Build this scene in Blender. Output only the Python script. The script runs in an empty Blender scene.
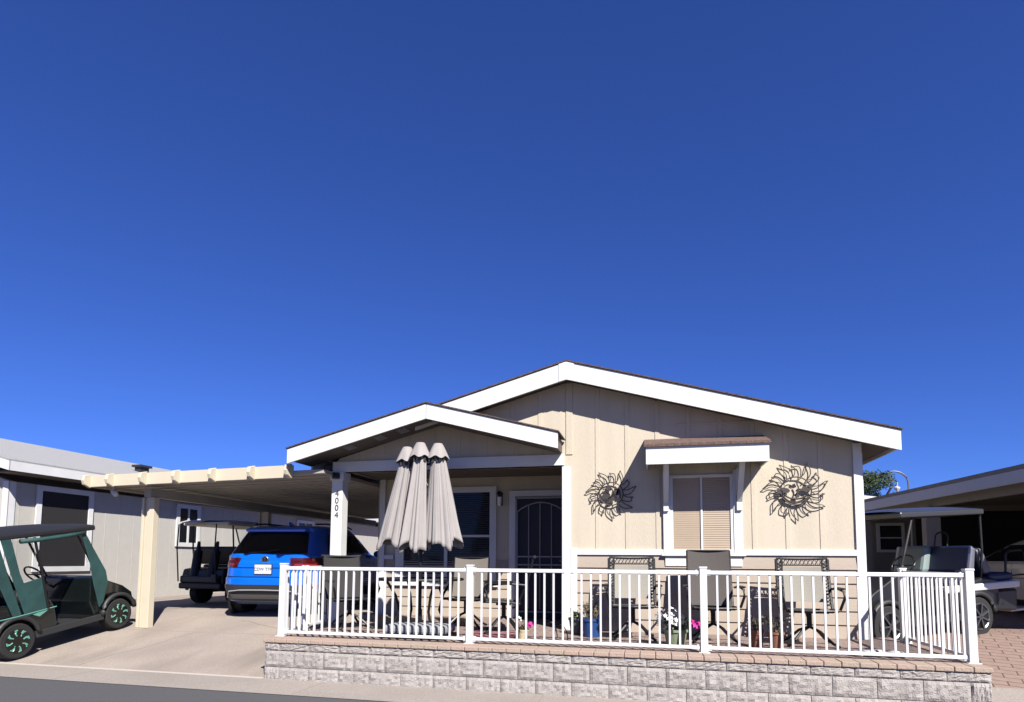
import bpy, bmesh, math, random
from mathutils import Vector, Matrix
R = math.radians
random.seed(7)
scene = bpy.context.scene
COL = scene.collection

# ------------------------------------------------------------------ materials
def mat(name, col, rough=0.6, metal=0.0, var=0.0, vscale=6.0, bump=0.0, bscale=40.0, spec=0.5, col2=None, stretch=None, coat=0.0):
    m = bpy.data.materials.new(name); m.use_nodes = True
    nt = m.node_tree; n = nt.nodes; l = nt.links; b = n['Principled BSDF']
    b.inputs['Roughness'].default_value = rough; b.inputs['Metallic'].default_value = metal
    b.inputs['Specular IOR Level'].default_value = spec; b.inputs['Coat Weight'].default_value = coat
    b.inputs['Base Color'].default_value = (*col, 1)
    tc = n.new('ShaderNodeTexCoord'); mp = n.new('ShaderNodeMapping'); l.new(tc.outputs['Object'], mp.inputs[0])
    if stretch: mp.inputs['Scale'].default_value = stretch
    if var or col2:
        t = n.new('ShaderNodeTexNoise'); t.inputs['Scale'].default_value = vscale; t.inputs['Detail'].default_value = 6
        l.new(mp.outputs[0], t.inputs['Vector'])
        mx = n.new('ShaderNodeMix'); mx.data_type = 'RGBA'
        a = tuple(max(0, c*(1-var)) for c in col); c2 = col2 or tuple(min(1, c*(1+var)) for c in col)
        mx.inputs[6].default_value = (*a, 1); mx.inputs[7].default_value = (*c2, 1)
        r = n.new('ShaderNodeMapRange'); r.inputs[1].default_value = .3; r.inputs[2].default_value = .7
        l.new(t.outputs[0], r.inputs[0]); l.new(r.outputs[0], mx.inputs[0]); l.new(mx.outputs[2], b.inputs['Base Color'])
    if bump:
        t = n.new('ShaderNodeTexNoise'); t.inputs['Scale'].default_value = bscale; t.inputs['Detail'].default_value = 8
        l.new(mp.outputs[0], t.inputs['Vector'])
        bp = n.new('ShaderNodeBump'); bp.inputs['Strength'].default_value = min(1, bump); bp.inputs['Distance'].default_value = .02
        l.new(t.outputs[0], bp.inputs['Height']); l.new(bp.outputs[0], b.inputs['Normal'])
    return m

def paver_mat(name, c1, c2, mortar, w=.22, h=.11, ms=.006, rot=0):
    m = bpy.data.materials.new(name); m.use_nodes = True
    nt = m.node_tree; n = nt.nodes; l = nt.links; b = n['Principled BSDF']; b.inputs['Roughness'].default_value = .85
    tc = n.new('ShaderNodeTexCoord'); mp = n.new('ShaderNodeMapping'); l.new(tc.outputs['Object'], mp.inputs[0])
    mp.inputs['Rotation'].default_value = (0, 0, rot)
    br = n.new('ShaderNodeTexBrick'); br.inputs['Scale'].default_value = 1; br.inputs['Brick Width'].default_value = w
    br.inputs['Row Height'].default_value = h; br.inputs['Mortar Size'].default_value = ms; br.inputs['Mortar Smooth'].default_value = .3
    br.inputs['Color1'].default_value = (*c1, 1); br.inputs['Color2'].default_value = (*c2, 1); br.inputs['Mortar'].default_value = (*mortar, 1)
    l.new(mp.outputs[0], br.inputs['Vector'])
    t = n.new('ShaderNodeTexNoise'); t.inputs['Scale'].default_value = 14; t.inputs['Detail'].default_value = 8; l.new(mp.outputs[0], t.inputs['Vector'])
    r = n.new('ShaderNodeMapRange'); r.inputs[3].default_value = .72; r.inputs[4].default_value = 1.25; l.new(t.outputs[0], r.inputs[0])
    mx = n.new('ShaderNodeMix'); mx.data_type = 'RGBA'; mx.blend_type = 'MULTIPLY'; mx.inputs[0].default_value = 1
    l.new(br.outputs[0], mx.inputs[6]); l.new(r.outputs[0], mx.inputs[7]); l.new(mx.outputs[2], b.inputs['Base Color'])
    bp = n.new('ShaderNodeBump'); bp.inputs['Strength'].default_value = .6; bp.inputs['Distance'].default_value = .01; bp.invert = True
    l.new(br.outputs['Fac'], bp.inputs['Height']); l.new(bp.outputs[0], b.inputs['Normal'])
    return m

def concrete_mat(name, c, stain, tyre=False, joint=False):
    m = bpy.data.materials.new(name); m.use_nodes = True
    nt = m.node_tree; n = nt.nodes; l = nt.links; b = n['Principled BSDF']; b.inputs['Roughness'].default_value = .9
    tc = n.new('ShaderNodeTexCoord')
    def noise(sc, st=(1, 1, 1), d=7):
        mp = n.new('ShaderNodeMapping'); mp.inputs['Scale'].default_value = st; l.new(tc.outputs['Object'], mp.inputs[0])
        t = n.new('ShaderNodeTexNoise'); t.inputs['Scale'].default_value = sc; t.inputs['Detail'].default_value = d; l.new(mp.outputs[0], t.inputs['Vector']); return t
    def mixc(f, a, bb, blend='MIX'):
        x = n.new('ShaderNodeMix'); x.data_type = 'RGBA'; x.blend_type = blend
        for i, v in ((0, f), (6, a), (7, bb)):
            if isinstance(v, (tuple, float, int)): x.inputs[i].default_value = (*v, 1) if isinstance(v, tuple) else v
            else: l.new(v, x.inputs[i])
        return x.outputs[2]
    def rng(o, a, bb, c_=0, d=1):
        r = n.new('ShaderNodeMapRange'); r.inputs[1].default_value = a; r.inputs[2].default_value = bb; r.inputs[3].default_value = c_; r.inputs[4].default_value = d
        l.new(o, r.inputs[0]); return r.outputs[0]
    big = noise(.9); col = mixc(rng(big.outputs[0], .38, .68), c, stain)
    fine = noise(45); col = mixc(rng(fine.outputs[0], .40, .60, .0, .5), col, tuple(v*.6 for v in c))
    grit = noise(160, d=2); col = mixc(rng(grit.outputs[0], .60, .68, .0, .5), col, tuple(min(1, v*1.7) for v in c))
    if tyre:   # darker worn wheel paths that run up the drive
        st = noise(1.3, (1, .12, 1), 4); col = mixc(rng(st.outputs[0], .5, .66, 0, .75), col, tuple(v*.55 for v in c))
    l.new(col, b.inputs['Base Color'])
    bp = n.new('ShaderNodeBump'); bp.inputs['Strength'].default_value = .25; bp.inputs['Distance'].default_value = .01
    l.new(fine.outputs[0], bp.inputs['Height']); l.new(bp.outputs[0], b.inputs['Normal'])
    return m

M = {}
M['white'] = mat('white_paint', (.47, .47, .46), .5, var=.06, vscale=2.5, bump=.15, bscale=40)
M['rail'] = mat('white_powder_coat', (.50, .50, .505), .3)
M['siding'] = mat('beige_siding', (.385, .338, .262), .75, var=.06, vscale=1.1, bump=.35, bscale=60, stretch=(4, 4, .25))
M['lap'] = mat('tan_lap_siding', (.285, .236, .19), .75, var=.04, vscale=2, bump=.3, bscale=60, stretch=(.25, 4, 4))
M['soffit'] = mat('soffit_shade_dark', (.09, .075, .065), .8, var=.05)  # beige soffit darkened, the shade of eaves and porch is in the colour
M['shingle'] = mat('brown_shingle', (.06, .045, .04), .95, var=.4, vscale=22, bump=.8, bscale=80)
M['redshingle'] = mat('red_brown_shingle', (.10, .062, .050), .95, var=.3, vscale=22, bump=.8, bscale=80)
M['greyshingle'] = mat('grey_shingle', (.22, .22, .222), .95, var=.16, vscale=30, bump=.6, bscale=60)
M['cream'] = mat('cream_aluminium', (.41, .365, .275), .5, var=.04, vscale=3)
M['creamshade'] = mat('cream_shaded_copy', (.27, .25, .22), .7, var=.08, vscale=3)  # darker copy of the cream, shade under the carport roof painted in
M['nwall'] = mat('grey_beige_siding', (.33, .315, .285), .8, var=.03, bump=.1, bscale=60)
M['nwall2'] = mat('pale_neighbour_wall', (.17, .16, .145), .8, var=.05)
M['grey_trim'] = mat('pale_grey_trim', (0.370, 0.385, 0.414), .6, var=.03)
M['dark'] = mat('dark_interior', (.005, .005, .005), .9)
M['glass'] = mat('dark_glass', (.006, .007, .009), .08, spec=.35)
M['screen'] = mat('sun_screen', (.008, .007, .007), .8, var=.1, vscale=60)
M['blind'] = mat('tan_blind', (.26, .20, .142), .55, var=.05, vscale=3)
M['blindline'] = mat('tan_blind_shadow_gap', (.30, .21, .15), .7)
M['black'] = mat('black_metal', (.007, .007, .008), .42, metal=.3, bump=.1)
M['wire'] = mat('bronze_wire', (.05, .042, .038), .5, metal=.5)
M['grey'] = mat('grey_metal', (.12, .12, .125), .4, metal=.6)
M['bars'] = mat('door_bars', (.2, .2, .22), .5)
M['doorblue'] = mat('dark_blue_door_screen', (.004, .005, .011), .6)
M['sling'] = mat('grey_sling', (.055, .047, .042), .85, var=.15, vscale=120, bump=.3, bscale=200)
M['slinglight'] = mat('light_sling', (.20, .185, .155), .85, var=.1, vscale=120, bump=.3, bscale=200)
M['slingtan'] = mat('tan_sling', (.115, .10, .085), .85, var=.12, vscale=120, bump=.3, bscale=200)
M['slingdark'] = mat('dark_sling', (.014, .013, .012), .85, var=.15, vscale=120)
M['fabric'] = mat('umbrella_fabric', (.225, .208, .198), .85, var=.05, vscale=5, bump=.2, bscale=200)
M['cushion'] = mat('pale_cushion', (.20, .205, .21), .9, var=.08)
M['rug'] = mat('maroon_rug', (.11, .012, .028), .95, col2=(.26, .13, .13), vscale=11)
M['blue_pot'] = mat('blue_glazed_pot', (.012, .045, .15), .25)
M['green_pot'] = mat('pale_green_pot', (.16, .19, .12), .5)
M['terracotta'] = mat('terracotta', (.17, .07, .04), .8, var=.15)
M['cream_pot'] = mat('cream_yellow_pot', (.35, .30, .19), .6)
M['grey_pot'] = mat('dark_grey_pot', (.06, .06, .065), .6)
M['leaf'] = mat('leaf', (.025, .045, .015), .6, var=.4, vscale=9)
M['dryleaf'] = mat('dry_leaf', (.09, .075, .045), .8, var=.4, vscale=20)
M['petalw'] = mat('white_petal', (.55, .55, .54), .7)
M['petalp'] = mat('magenta_petal', (.5, .02, .22), .7)
M['asphalt'] = concrete_mat('asphalt', (.058, .058, .061), (0.059, 0.059, 0.062))
M['concrete'] = concrete_mat('drive_concrete', (.272, .230, .192), (0.203, 0.171, 0.150), tyre=True)
M['kerb'] = concrete_mat('kerb_concrete', (0.252, 0.220, 0.193), (0.210, 0.185, 0.164))
M['jointd'] = mat('dark_joint', (.2, .17, .14), .95)
M['jointl'] = mat('pale_joint', (0.348, 0.311, 0.274), .95)
M['pavers'] = paver_mat('patio_pavers', (0.217, 0.154, 0.133), (0.189, 0.140, 0.122), (0.070, 0.070, 0.059), .24, .12)
M['rpavers'] = paver_mat('drive_pavers', (.205, .145, .115), (0.200, 0.133, 0.111), (0.067, 0.048, 0.037), .30, .15, .008, rot=R(18))
M['gravel'] = mat('desert_gravel', (0.217, 0.164, 0.140), .95, var=.35, vscale=30, bump=.8, bscale=60)
M['cap'] = mat('cap_paver', (0.281, 0.200, 0.159), .85, col2=(.25, .20, .155), vscale=3, bump=.5, bscale=50)
M['block'] = mat('split_face_block', (.222, .202, .188), .92, col2=(.285, .262, .245), vscale=6, bump=.7, bscale=70)
M['block2'] = mat('split_face_block_fine', (.19, .175, .16), .95)
M['carblue'] = mat('blue_car_paint', (0.000, 0.096, 0.488), .25, metal=.15, coat=1)
M['carwhite'] = mat('white_car_paint', (.4, .39, .38), .3, coat=1)
M['plastic'] = mat('dark_plastic', (.016, .017, .018), .55)
M['silver'] = mat('silver_plastic', (.33, .33, .34), .35, metal=.4)
M['tail'] = mat('red_lamp', (.04, .002, .003), .15, coat=1)
M['tail2'] = mat('bright_red_lamp', (.16, .015, .015), .2)
M['plate'] = mat('number_plate', (.42, .43, .43), .5)
M['ink'] = mat('plate_ink', (.03, .04, .09), .6)
M['tyre'] = mat('rubber', (.008, .008, .008), .85, bump=.2)
M['rim'] = mat('alloy_rim', (.13, .13, .135), .35, metal=.8)
M['rimblack'] = mat('black_rim', (.004, .004, .004), .3)
M['teal'] = mat('teal_rim_accent', (.09, .24, .19), .35)
M['cartblack'] = mat('black_cart_body', (.004, .006, .006), .25, coat=.6)
M['cartgrey'] = mat('charcoal_cart_body', (.009, .009, .01), .35)
M['cartsilver'] = mat('pale_cart_body', (.42, .42, .42), .4)
M['roofblack'] = mat('black_canopy', (.006, .006, .008), .65)
M['roofcream'] = mat('cream_canopy', (.40, .38, .32), .5)
M['roofgrey'] = mat('silver_canopy', (.07, .07, .075), .3, metal=.6)
M['canvas'] = mat('green_canvas', (.009, .040, .038), .7, var=.25, vscale=4, bump=.35, bscale=9)
M['seatblack'] = mat('black_seat_vinyl', (.008, .008, .009), .5)
M['seatgrey'] = mat('grey_green_seat_vinyl', (.16, .20, .195), .5)
M['seatnavy'] = mat('navy_seat_vinyl', (.008, .015, .05), .5)
M['seatslate'] = mat('slate_seat_panel', (.08, .085, .11), .5)
M['bark'] = mat('bark', (.14, .1, .075), .95, bump=.6)
M['pine'] = mat('pine_needles', (.03, .05, .018), .8, var=.45, vscale=3)
M['bulb'] = mat('lamp_glass', (.5, .5, .48), .1)
M['umbdark'] = mat('dark_cap_gap', (.02, .02, .02), .8)  # near-black that paints the shaded gap under each vent cap
# clear plastic
g = bpy.data.materials.new('clear_plastic'); g.use_nodes = True
gb = g.node_tree.nodes['Principled BSDF']; gb.inputs['Transmission Weight'].default_value = 1; gb.inputs['Roughness'].default_value = .05
gb.inputs['IOR'].default_value = 1.02; gb.inputs['Base Color'].default_value = (.8, .82, .83, 1); M['clear'] = g

# ------------------------------------------------------------------ mesh builder
class MB:
    def __init__(s): s.bm = bmesh.new(); s.sm = False
    def box(s, a, b, rot=None):
        a = Vector(a); b = Vector(b); c = (a+b)/2; d = (b-a)
        mx = Matrix.Translation(c) @ (rot.to_4x4() if rot else Matrix()) @ Matrix.Diagonal((abs(d.x), abs(d.y), abs(d.z), 1))
        bmesh.ops.create_cube(s.bm, size=1, matrix=mx); return s
    def bar(s, p, q, w, h=None, up=(0, 0, 1)):
        p = Vector(p); q = Vector(q); h = h or w; d = q-p; z = d.normalized(); u = Vector(up)
        if abs(z.dot(u)) > .99: u = Vector((0, 1, 0))
        x = u.cross(z).normalized(); y = z.cross(x)
        r = Matrix((x, y, z)).transposed().to_4x4()
        bmesh.ops.create_cube(s.bm, size=1, matrix=Matrix.Translation((p+q)/2) @ r @ Matrix.Diagonal((w, h, d.length, 1))); return s
    def cyl(s, p, q, r0, r1=None, n=12, caps=True):
        p = Vector(p); q = Vector(q); d = q-p; r1 = r0 if r1 is None else r1
        m = Matrix.Translation((p+q)/2) @ d.to_track_quat('Z', 'Y').to_matrix().to_4x4()
        bmesh.ops.create_cone(s.bm, cap_ends=caps, segments=n, radius1=max(r0, 1e-4), radius2=max(r1, 1e-4), depth=d.length, matrix=m); return s
    def tube(s, pts, r, n=6, closed=False):
        pts = [Vector(p) for p in pts]; N = len(pts); rings = []
        for i, p in enumerate(pts):
            a = pts[i-1] if (i or closed) else p; b = pts[(i+1) % N] if (i < N-1 or closed) else p
            t = (b-a).normalized() if (b-a).length > 1e-9 else Vector((0, 0, 1))
            u = Vector((0, 0, 1)) if abs(t.z) < .9 else Vector((0, 1, 0))
            x = u.cross(t).normalized(); y = t.cross(x)
            rr = r(i/(N-1)) if callable(r) else r
            rings.append([s.bm.verts.new(p+(x*math.cos(k*2*math.pi/n)+y*math.sin(k*2*math.pi/n))*rr) for k in range(n)])
        for i in range(N if closed else N-1):
            A = rings[i]; B = rings[(i+1) % N]
            for k in range(n): s.bm.faces.new((A[k], A[(k+1) % n], B[(k+1) % n], B[k]))
        if not closed:
            s.bm.faces.new(rings[0][::-1]); s.bm.faces.new(rings[-1])
        return s
    def prism(s, poly, vec):
        vec = Vector(vec); a = [s.bm.verts.new(p) for p in poly]; b = [s.bm.verts.new(Vector(p)+vec) for p in poly]
        n = len(a); s.bm.faces.new(a); s.bm.faces.new(b[::-1])
        for i in range(n): s.bm.faces.new((a[i], b[i], b[(i+1) % n], a[(i+1) % n]))
        return s
    def face(s, pts): s.bm.faces.new([s.bm.verts.new(p) for p in pts]); return s
    def grid(s, rows, wrap=False, cap=False):
        v = [[s.bm.verts.new(p) for p in r] for r in rows]
        for i in range(len(v)-1):
            m = len(v[i])
            for k in range(m if wrap else m-1):
                s.bm.faces.new((v[i][k], v[i][(k+1) % m], v[i+1][(k+1) % m], v[i+1][k]))
        if cap: s.bm.faces.new(v[0][::-1]); s.bm.faces.new(v[-1])
        return s
    def lathe(s, prof, c, n=20):
        c = Vector(c)
        return s.grid([[c+Vector((r*math.cos(2*math.pi*k/n), r*math.sin(2*math.pi*k/n), z)) for k in range(n)] for r, z in prof], wrap=True, cap=True)
    def ball(s, c, r, sub=1, sc=(1, 1, 1)):
        bmesh.ops.create_icosphere(s.bm, subdivisions=sub, radius=r, matrix=Matrix.Translation(c) @ Matrix.Diagonal((*sc, 1))); return s
    def build(s, name, m, parent=None, bevel=0, smooth=False, world=True, kind=None):
        if world and parent is not None:
            bmesh.ops.translate(s.bm, verts=s.bm.verts, vec=-parent_loc(parent))
        bmesh.ops.recalc_face_normals(s.bm, faces=s.bm.faces)
        me = bpy.data.meshes.new(name); s.bm.to_mesh(me); s.bm.free()
        me.materials.append(M[m] if isinstance(m, str) else m)
        if smooth:
            for p in me.polygons: p.use_smooth = True
        o = bpy.data.objects.new(name, me); COL.objects.link(o)
        if parent is not None: o.parent = parent
        if bevel:
            b = o.modifiers.new('bevel', 'BEVEL'); b.width = bevel; b.segments = 2; b.limit_method = 'ANGLE'; b.angle_limit = R(40)
        if kind: o['kind'] = kind
        return o

def parent_loc(o):
    v = Vector((0, 0, 0))
    while o is not None: v += o.location; o = o.parent
    return v
def tag(o, label, cat, group=None):
    o['label'] = label; o['category'] = cat
    if group: o['group'] = group
    return o
def thing(name, label, cat, loc=(0, 0, 0), rotz=0, group=None, rotx=0):
    o = bpy.data.objects.new(name, None); COL.objects.link(o); o.empty_display_size = .1
    o.location = loc; o.rotation_euler = (rotx, 0, rotz)
    return tag(o, label, cat, group)
def copy_tree(o, parent=None):
    c = o.copy(); COL.objects.link(c); c.parent = parent
    for ch in [x for x in scene.objects if x.parent == o]: copy_tree(ch, c)
    return c
def text_mesh(txt, size, depth, name):
    cu = bpy.data.curves.new(name, 'FONT'); cu.body = txt; cu.size = size; cu.extrude = depth; cu.align_x = 'CENTER'; cu.align_y = 'CENTER'
    o = bpy.data.objects.new(name, cu); COL.objects.link(o)
    bpy.context.view_layer.update()
    dg = bpy.context.evaluated_depsgraph_get(); me = bpy.data.meshes.new_from_object(o.evaluated_get(dg))
    bpy.data.objects.remove(o); bpy.data.curves.remove(cu)
    return me

# ------------------------------------------------------------------ ground
def g(y): return 0.0 if y < 6.7 else min(.5, .15*(y-6.7))
def sheet(name, m, x0, x1, y0, y1, off, poly=None):
    ys = [y0] + [y for y in (6.7, 7.5, 8.5, 9.5, 10.0333) if y0 < y < y1] + [y1]
    b = MB(); b.grid([[(x0, y, g(y)+off), (x1, y, g(y)+off)] for y in ys])
    o = b.build(name, m, kind='structure'); return o
sheet('ground', 'gravel', -600, 600, -400, 900, -.02)
sheet('road', 'asphalt', -300, 300, -6, 6.0, 0)
sheet('kerb', 'kerb', -300, 300, 5.995, 6.72, .006)
sheet('driveway', 'concrete', -11.9, -4.6, 6.72, 17, .004)
sheet('paved_drive', 'rpavers', 2.72, 16, 7.66, 17, .004)
sheet('driveway_apron', 'kerb', 3.0, 16, 6.72, 7.66, .012)
# joints in the concrete
b = MB()
for (x0, x1, y) in ((-11.9, -4.76, 6.735), ):
    b.box((x0, y-.02, .008), (x1, y+.02, .016))
b.build('concrete_joint', 'jointl', kind='structure')
b = MB()
z = g(8.57)+.004
b.box((-11.9, 8.56, z-.002), (-4.95, 8.575, z+.003)); 
for x in (-9.6, -7.2, -3.9, -1.2, 1.5): b.box((x-.006, 6.01, .005), (x+.006, 6.71, .0085))
rc = random.Random(8)
def crack(pts):
    for a, c in zip(pts, pts[1:]):
        za, zc_ = g(a[1])+.0065, g(c[1])+.0065
        b.bar((a[0], a[1], za), (c[0], c[1], zc_), .008, .003, up=(0, 0, 1))
for x0, y0, dx, dy, n in ((-7.7, 6.8, .05, .16, 11), (-10.9, 7.0, .2, .05, 8), (-5.6, 8.7, -.16, .06, 9)):
    pts = [(x0, y0)]
    for _ in range(n): pts.append((pts[-1][0]+dx+rc.uniform(-.05, .05), pts[-1][1]+dy+rc.uniform(-.04, .04)))
    crack(pts)
b.build('expansion_joint', 'jointd', kind='structure')
# patio on top of the retaining wall
b = MB(); b.box((-4.68, 6.98, .3), (3.08, 10.3, .498)); b.build('patio', 'pavers', kind='structure')

# ------------------------------------------------------------------ retaining wall
rw = thing('retaining_wall', 'low grey split-face block wall with a tan brick cap holding up the patio', 'wall', (-.8, 6.85, 0))
b = MB()
XL, XR, YF = -4.75, 3.14, 6.73
def course(bm, z0, z1, shift):
    rnd = random.Random(int(z0*1000))
    x = XL - shift
    while x < XR - .02:
        a = max(x, XL); c = min(x+.406, XR)
        if c-a > .02:
            # front face broken into a rough grid
            nx, nz = 12, 6; rows = []
            for j in range(nz+1):
                row = []
                for i in range(nx+1):
                    e = (i in (0, nx)) or (j in (0, nz))
                    d = 0.004 if e else -rnd.uniform(.0, .017)
                    row.append((a+.003+(c-a-.006)*i/nx, YF+d, z0+.003+(z1-z0-.006)*j/nz))
                rows.append(row)
            bm.grid(rows)
            bm.box((a+.003, YF+.012, z0+.003), (c-.003, YF+.26, z1-.003))
        x += .406
course(b, .355, .452, .2); course(b, .155, .355, 0); course(b, -.045, .155, .2)
# right return side and left return side
for X, sg in ((XR, 1), (XL, -1)):
    for (z0, z1, sh) in ((.355, .452, .1), (.155, .355, .3), (-.045, .155, .1)):
        y = YF+.26-sh
        while y < 8.6:
            a = max(y, YF+.26); c = min(y+.406, 8.6)
            if c-a > .02:
                rows = [[(X-sg*(.012 if (i in (0, 5) or j in (0, 3)) else -random.uniform(0, .02)), a+.003+(c-a-.006)*i/5, z0+.003+(z1-z0-.006)*j/3) for i in range(6)] for j in range(4)]
                b.grid(rows)
            y += .406
    b.box((X-sg*.25, YF+.265, -.05), (X-sg*.012, 8.6, .45))
b.build('block_face', 'block', rw)
b = MB(); b.box((XL+.02, YF+.02, -.05), (XR-.02, YF+.25, .449)); b.build('mortar_core', 'block2', rw)
b = MB(); rnd = random.Random(3)
x = XL-.02
while x < XR-.02:
    c = min(x+.165, XR+.02); b.box((x+.003, YF-.025, .454), (c-.003, YF+.225, .503+rnd.uniform(-.002, .002))); x += .165
cp = b.build('cap_pavers', 'cap', rw, bevel=.008)
b = MB(); b.box((XL, YF-.01, .45), (XR, YF+.22, .49)); b.build('cap_mortar', 'block2', rw)

# ------------------------------------------------------------------ railings
PG = 'white metal railings round the raised patio'
def rail_panel(root, p, q, z0=.5, top=1.375, bot=.555, sp=.108, first=.06):
    p = Vector((*p, 0)); q = Vector((*q, 0)); d = (q-p); L = d.length; u = d/L
    b = MB(); b.bar(p+Vector((0, 0, top)), q+Vector((0, 0, top)), .042, .042); b.build('top_rail', 'rail', root, bevel=.005)
    b = MB(); b.bar(p+Vector((0, 0, bot)), q+Vector((0, 0, bot)), .036, .036); b.build('bottom_rail', 'rail', root, bevel=.004)
    for e, k in ((p, 1), (q, -1)):
        c = e+u*k*.012
        for z in (top, bot):
            b = MB(); b.bar(c+Vector((0, 0, z-.032)), c+Vector((0, 0, z+.030)), .024, .056, up=u); b.build('rail_bracket', 'rail', root, bevel=.003)
    n = int(round(L/sp)); 
    for i in range(1, n):
        c = p+u*(L*i/n)
        b = MB(); b.bar(c+Vector((0, 0, bot+.018)), c+Vector((0, 0, top-.02)), .021, .021); b.build('baluster', 'rail', root)
def rail_post(root, x, y, h=.94, w=.076):
    b = MB(); b.box((x-w/2, y-w/2, .5), (x+w/2, y+w/2, .5+h-.012)); b.box((x-w/2-.005, y-w/2-.005, .5+h-.018), (x+w/2+.005, y+w/2+.005, .5+h))
    b.box((x-.06, y-.06, .5), (x+.06, y+.06, .508))
    b.build('post', 'rail', root, bevel=.004)
fr = thing('front_railing', 'long white metal railing along the front edge of the patio above the block wall', 'railing', (-.8, 7, .5), group=PG)
PX = [-4.70, -2.155, .54, 3.105]
for x in PX: rail_post(fr, x, 7.0)
for a, c in zip(PX, PX[1:]): rail_panel(fr, (a+.038, 7.0), (c-.038, 7.0))
rr = thing('side_railing', 'short white railing returning from the right front corner post towards the house', 'railing', (3.08, 7.9, .5), group=PG)
rail_panel(rr, (3.105, 7.04), (3.085, 8.56)); rail_post(rr, 3.083, 8.6, .93)
b = MB(); b.cyl((3.083, 8.5, .5), (3.083, 8.5, .56), .045, .03); b.build('post_foot', 'rail', rr)
lr = thing('side_gate', 'white railing gate with black hinges between left corner post and the porch post', 'gate', (-4.75, 7.9, .5), group=PG)
rail_panel(lr, (-4.72, 7.04), (-4.80, 7.62)); rail_post(lr, -4.80, 7.66, .90, .04)
rail_panel(lr, (-4.81, 7.72), (-4.90, 8.56)); 
for (y, z) in ((7.69, .75), (7.69, 1.2), (8.52, 1.05)):
    b = MB(); b.box((-4.83, y-.03, z-.05), (-4.77, y+.03, z+.05)); b.build('hinge', 'black', lr)
b = MB(); b.tube([(-4.84, 7.75, 1.3), (-4.84, 7.9, 1.1), (-4.85, 8.1, .85), (-4.87, 8.35, .66)], .008); b.build('tension_cable', 'black', lr)

# ------------------------------------------------------------------ the house
H = thing('mobile_home', 'beige manufactured home with white trimmed gables and a covered front porch', 'house', (-1.2, 8.75, .5))
Y0 = 8.75
RX, RZ, SL = -1.185, 4.364, .2777
def ztop(x): return RZ - SL*abs(x-RX)
under = lambda x: ztop(x)-.2
b = MB()
poly = [(-1.25, .5), (2.70, .5), (2.70, under(2.7)), (RX, under(RX)), (-4.95, under(-4.95)), (-4.95, 2.9), (-1.25, 2.9)]
b.prism([(x, Y0, z) for x, z in poly], (0, .12, 0))
b.box((2.58, Y0+.12, .45), (2.70, 24, under(2.7)))
b.box((-4.95, 10.25, .45), (-4.83, 24, 3.05)); b.box((-4.83, 10.25, .45), (-1.2, 10.37, 3.0)); b.box((-1.25, 8.87, .45), (-1.13, 10.25, 3.0))
def zlim(x): return under(x)-.005
x = -4.85
k = 0
# battens, paired grooves as on panel siding
bx = [-.772+.4265*i for i in range(-10, 9)]
for x in bx:
    if abs(x-RX) > .05 and -4.9 < x < 2.6:
        lo = 1.66 if x > -1.1 else 3.06
        if .13 < x < 1.2: lo2 = 2.76
        else: lo2 = lo
        if zlim(x)-max(lo, lo2) > .05: b.box((x-.032, Y0-.009, max(lo, lo2)), (x+.032, Y0, zlim(x)-.0))
b.box((RX-.05, Y0-.014, 3.06), (RX+.05, Y0, zlim(RX)-.02))
b.box((.35, Y0-.012, 3.42), (1.75, Y0, 3.455))
hw = b.build('wall', 'siding', H, bevel=.004)
# lap siding below the band
def lap(x0, x1, y, z0, z1, n):
    b = MB(); h = (z1-z0)/n
    for i in range(n):
        a = z0+i*h
        b.prism([(x0, y, a), (x0, y-.028, a), (x0, y-.008, a+h), (x0, y, a+h)], (x1-x0, 0, 0))
    return b
lap(-1.07, 2.61, Y0, .5, 1.58, 6).build('lap_siding', 'lap', H)
lap(-4.83, -2.46, 10.25, .5, 1.50, 6).build('lap_siding', 'lap', H)
# white trims
def tb(a, c, parent=H, name='trim', m='white'): b = MB(); b.box(a, c); return b.build(name, m, parent, bevel=.003)
tb((2.61, Y0-.03, .5), (2.715, Y0-.001, under(2.68)-.01)); tb((2.702, Y0, .5), (2.73, Y0+.1, 2.95))
tb((-1.29, Y0-.03, .5), (-1.165, Y0-.001, 2.88)); tb((-1.30, Y0, .5), (-1.252, Y0+.12, 2.9))
tb((-1.165, Y0-.034, .5), (-1.07, Y0-.001, 1.68)); tb((-1.07, Y0-.036, 1.582), (2.61, Y0-.001, 1.662))
tb((-4.83, 10.21, 1.50), (-4.62, 10.249, 1.58)); tb((-4.90, 10.20, .5), (-4.80, 10.249, 3.0))
# porch post, beam, ceiling
b = MB(); b.box((-5.03, 8.70, .48), (-4.84, 8.89, 2.80)); b.build('porch_post', 'white', H, bevel=.006)
b = MB(); b.box((-5.055, 8.675, 2.76), (-4.815, 8.915, 2.895)); b.build('post_capital', 'white', H, bevel=.005)
b = MB(); b.box((-5.03, 8.71, 2.90), (-1.26, 8.748, 3.065)); b.box((-5.03, 8.748, 2.90), (-1.26, 8.89, 2.96)); b.build('porch_beam', 'white', H, bevel=.004)
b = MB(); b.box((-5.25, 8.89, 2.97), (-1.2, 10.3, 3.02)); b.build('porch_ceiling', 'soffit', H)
b = MB(); b.box((-5.0, 8.8, 2.965), (-4.96, 10.25, 3.10)); b.build('porch_side_beam', 'white', H)
# security light on the post
b = MB(); b.box((-4.985, 8.615, 2.78), (-4.875, 8.675, 2.88)); sl = b.build('security_light', 'black', H, bevel=.01)
b = MB(); b.ball((-4.93, 8.62, 2.80), .028); b.build('sensor', 'plastic', sl)
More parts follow.
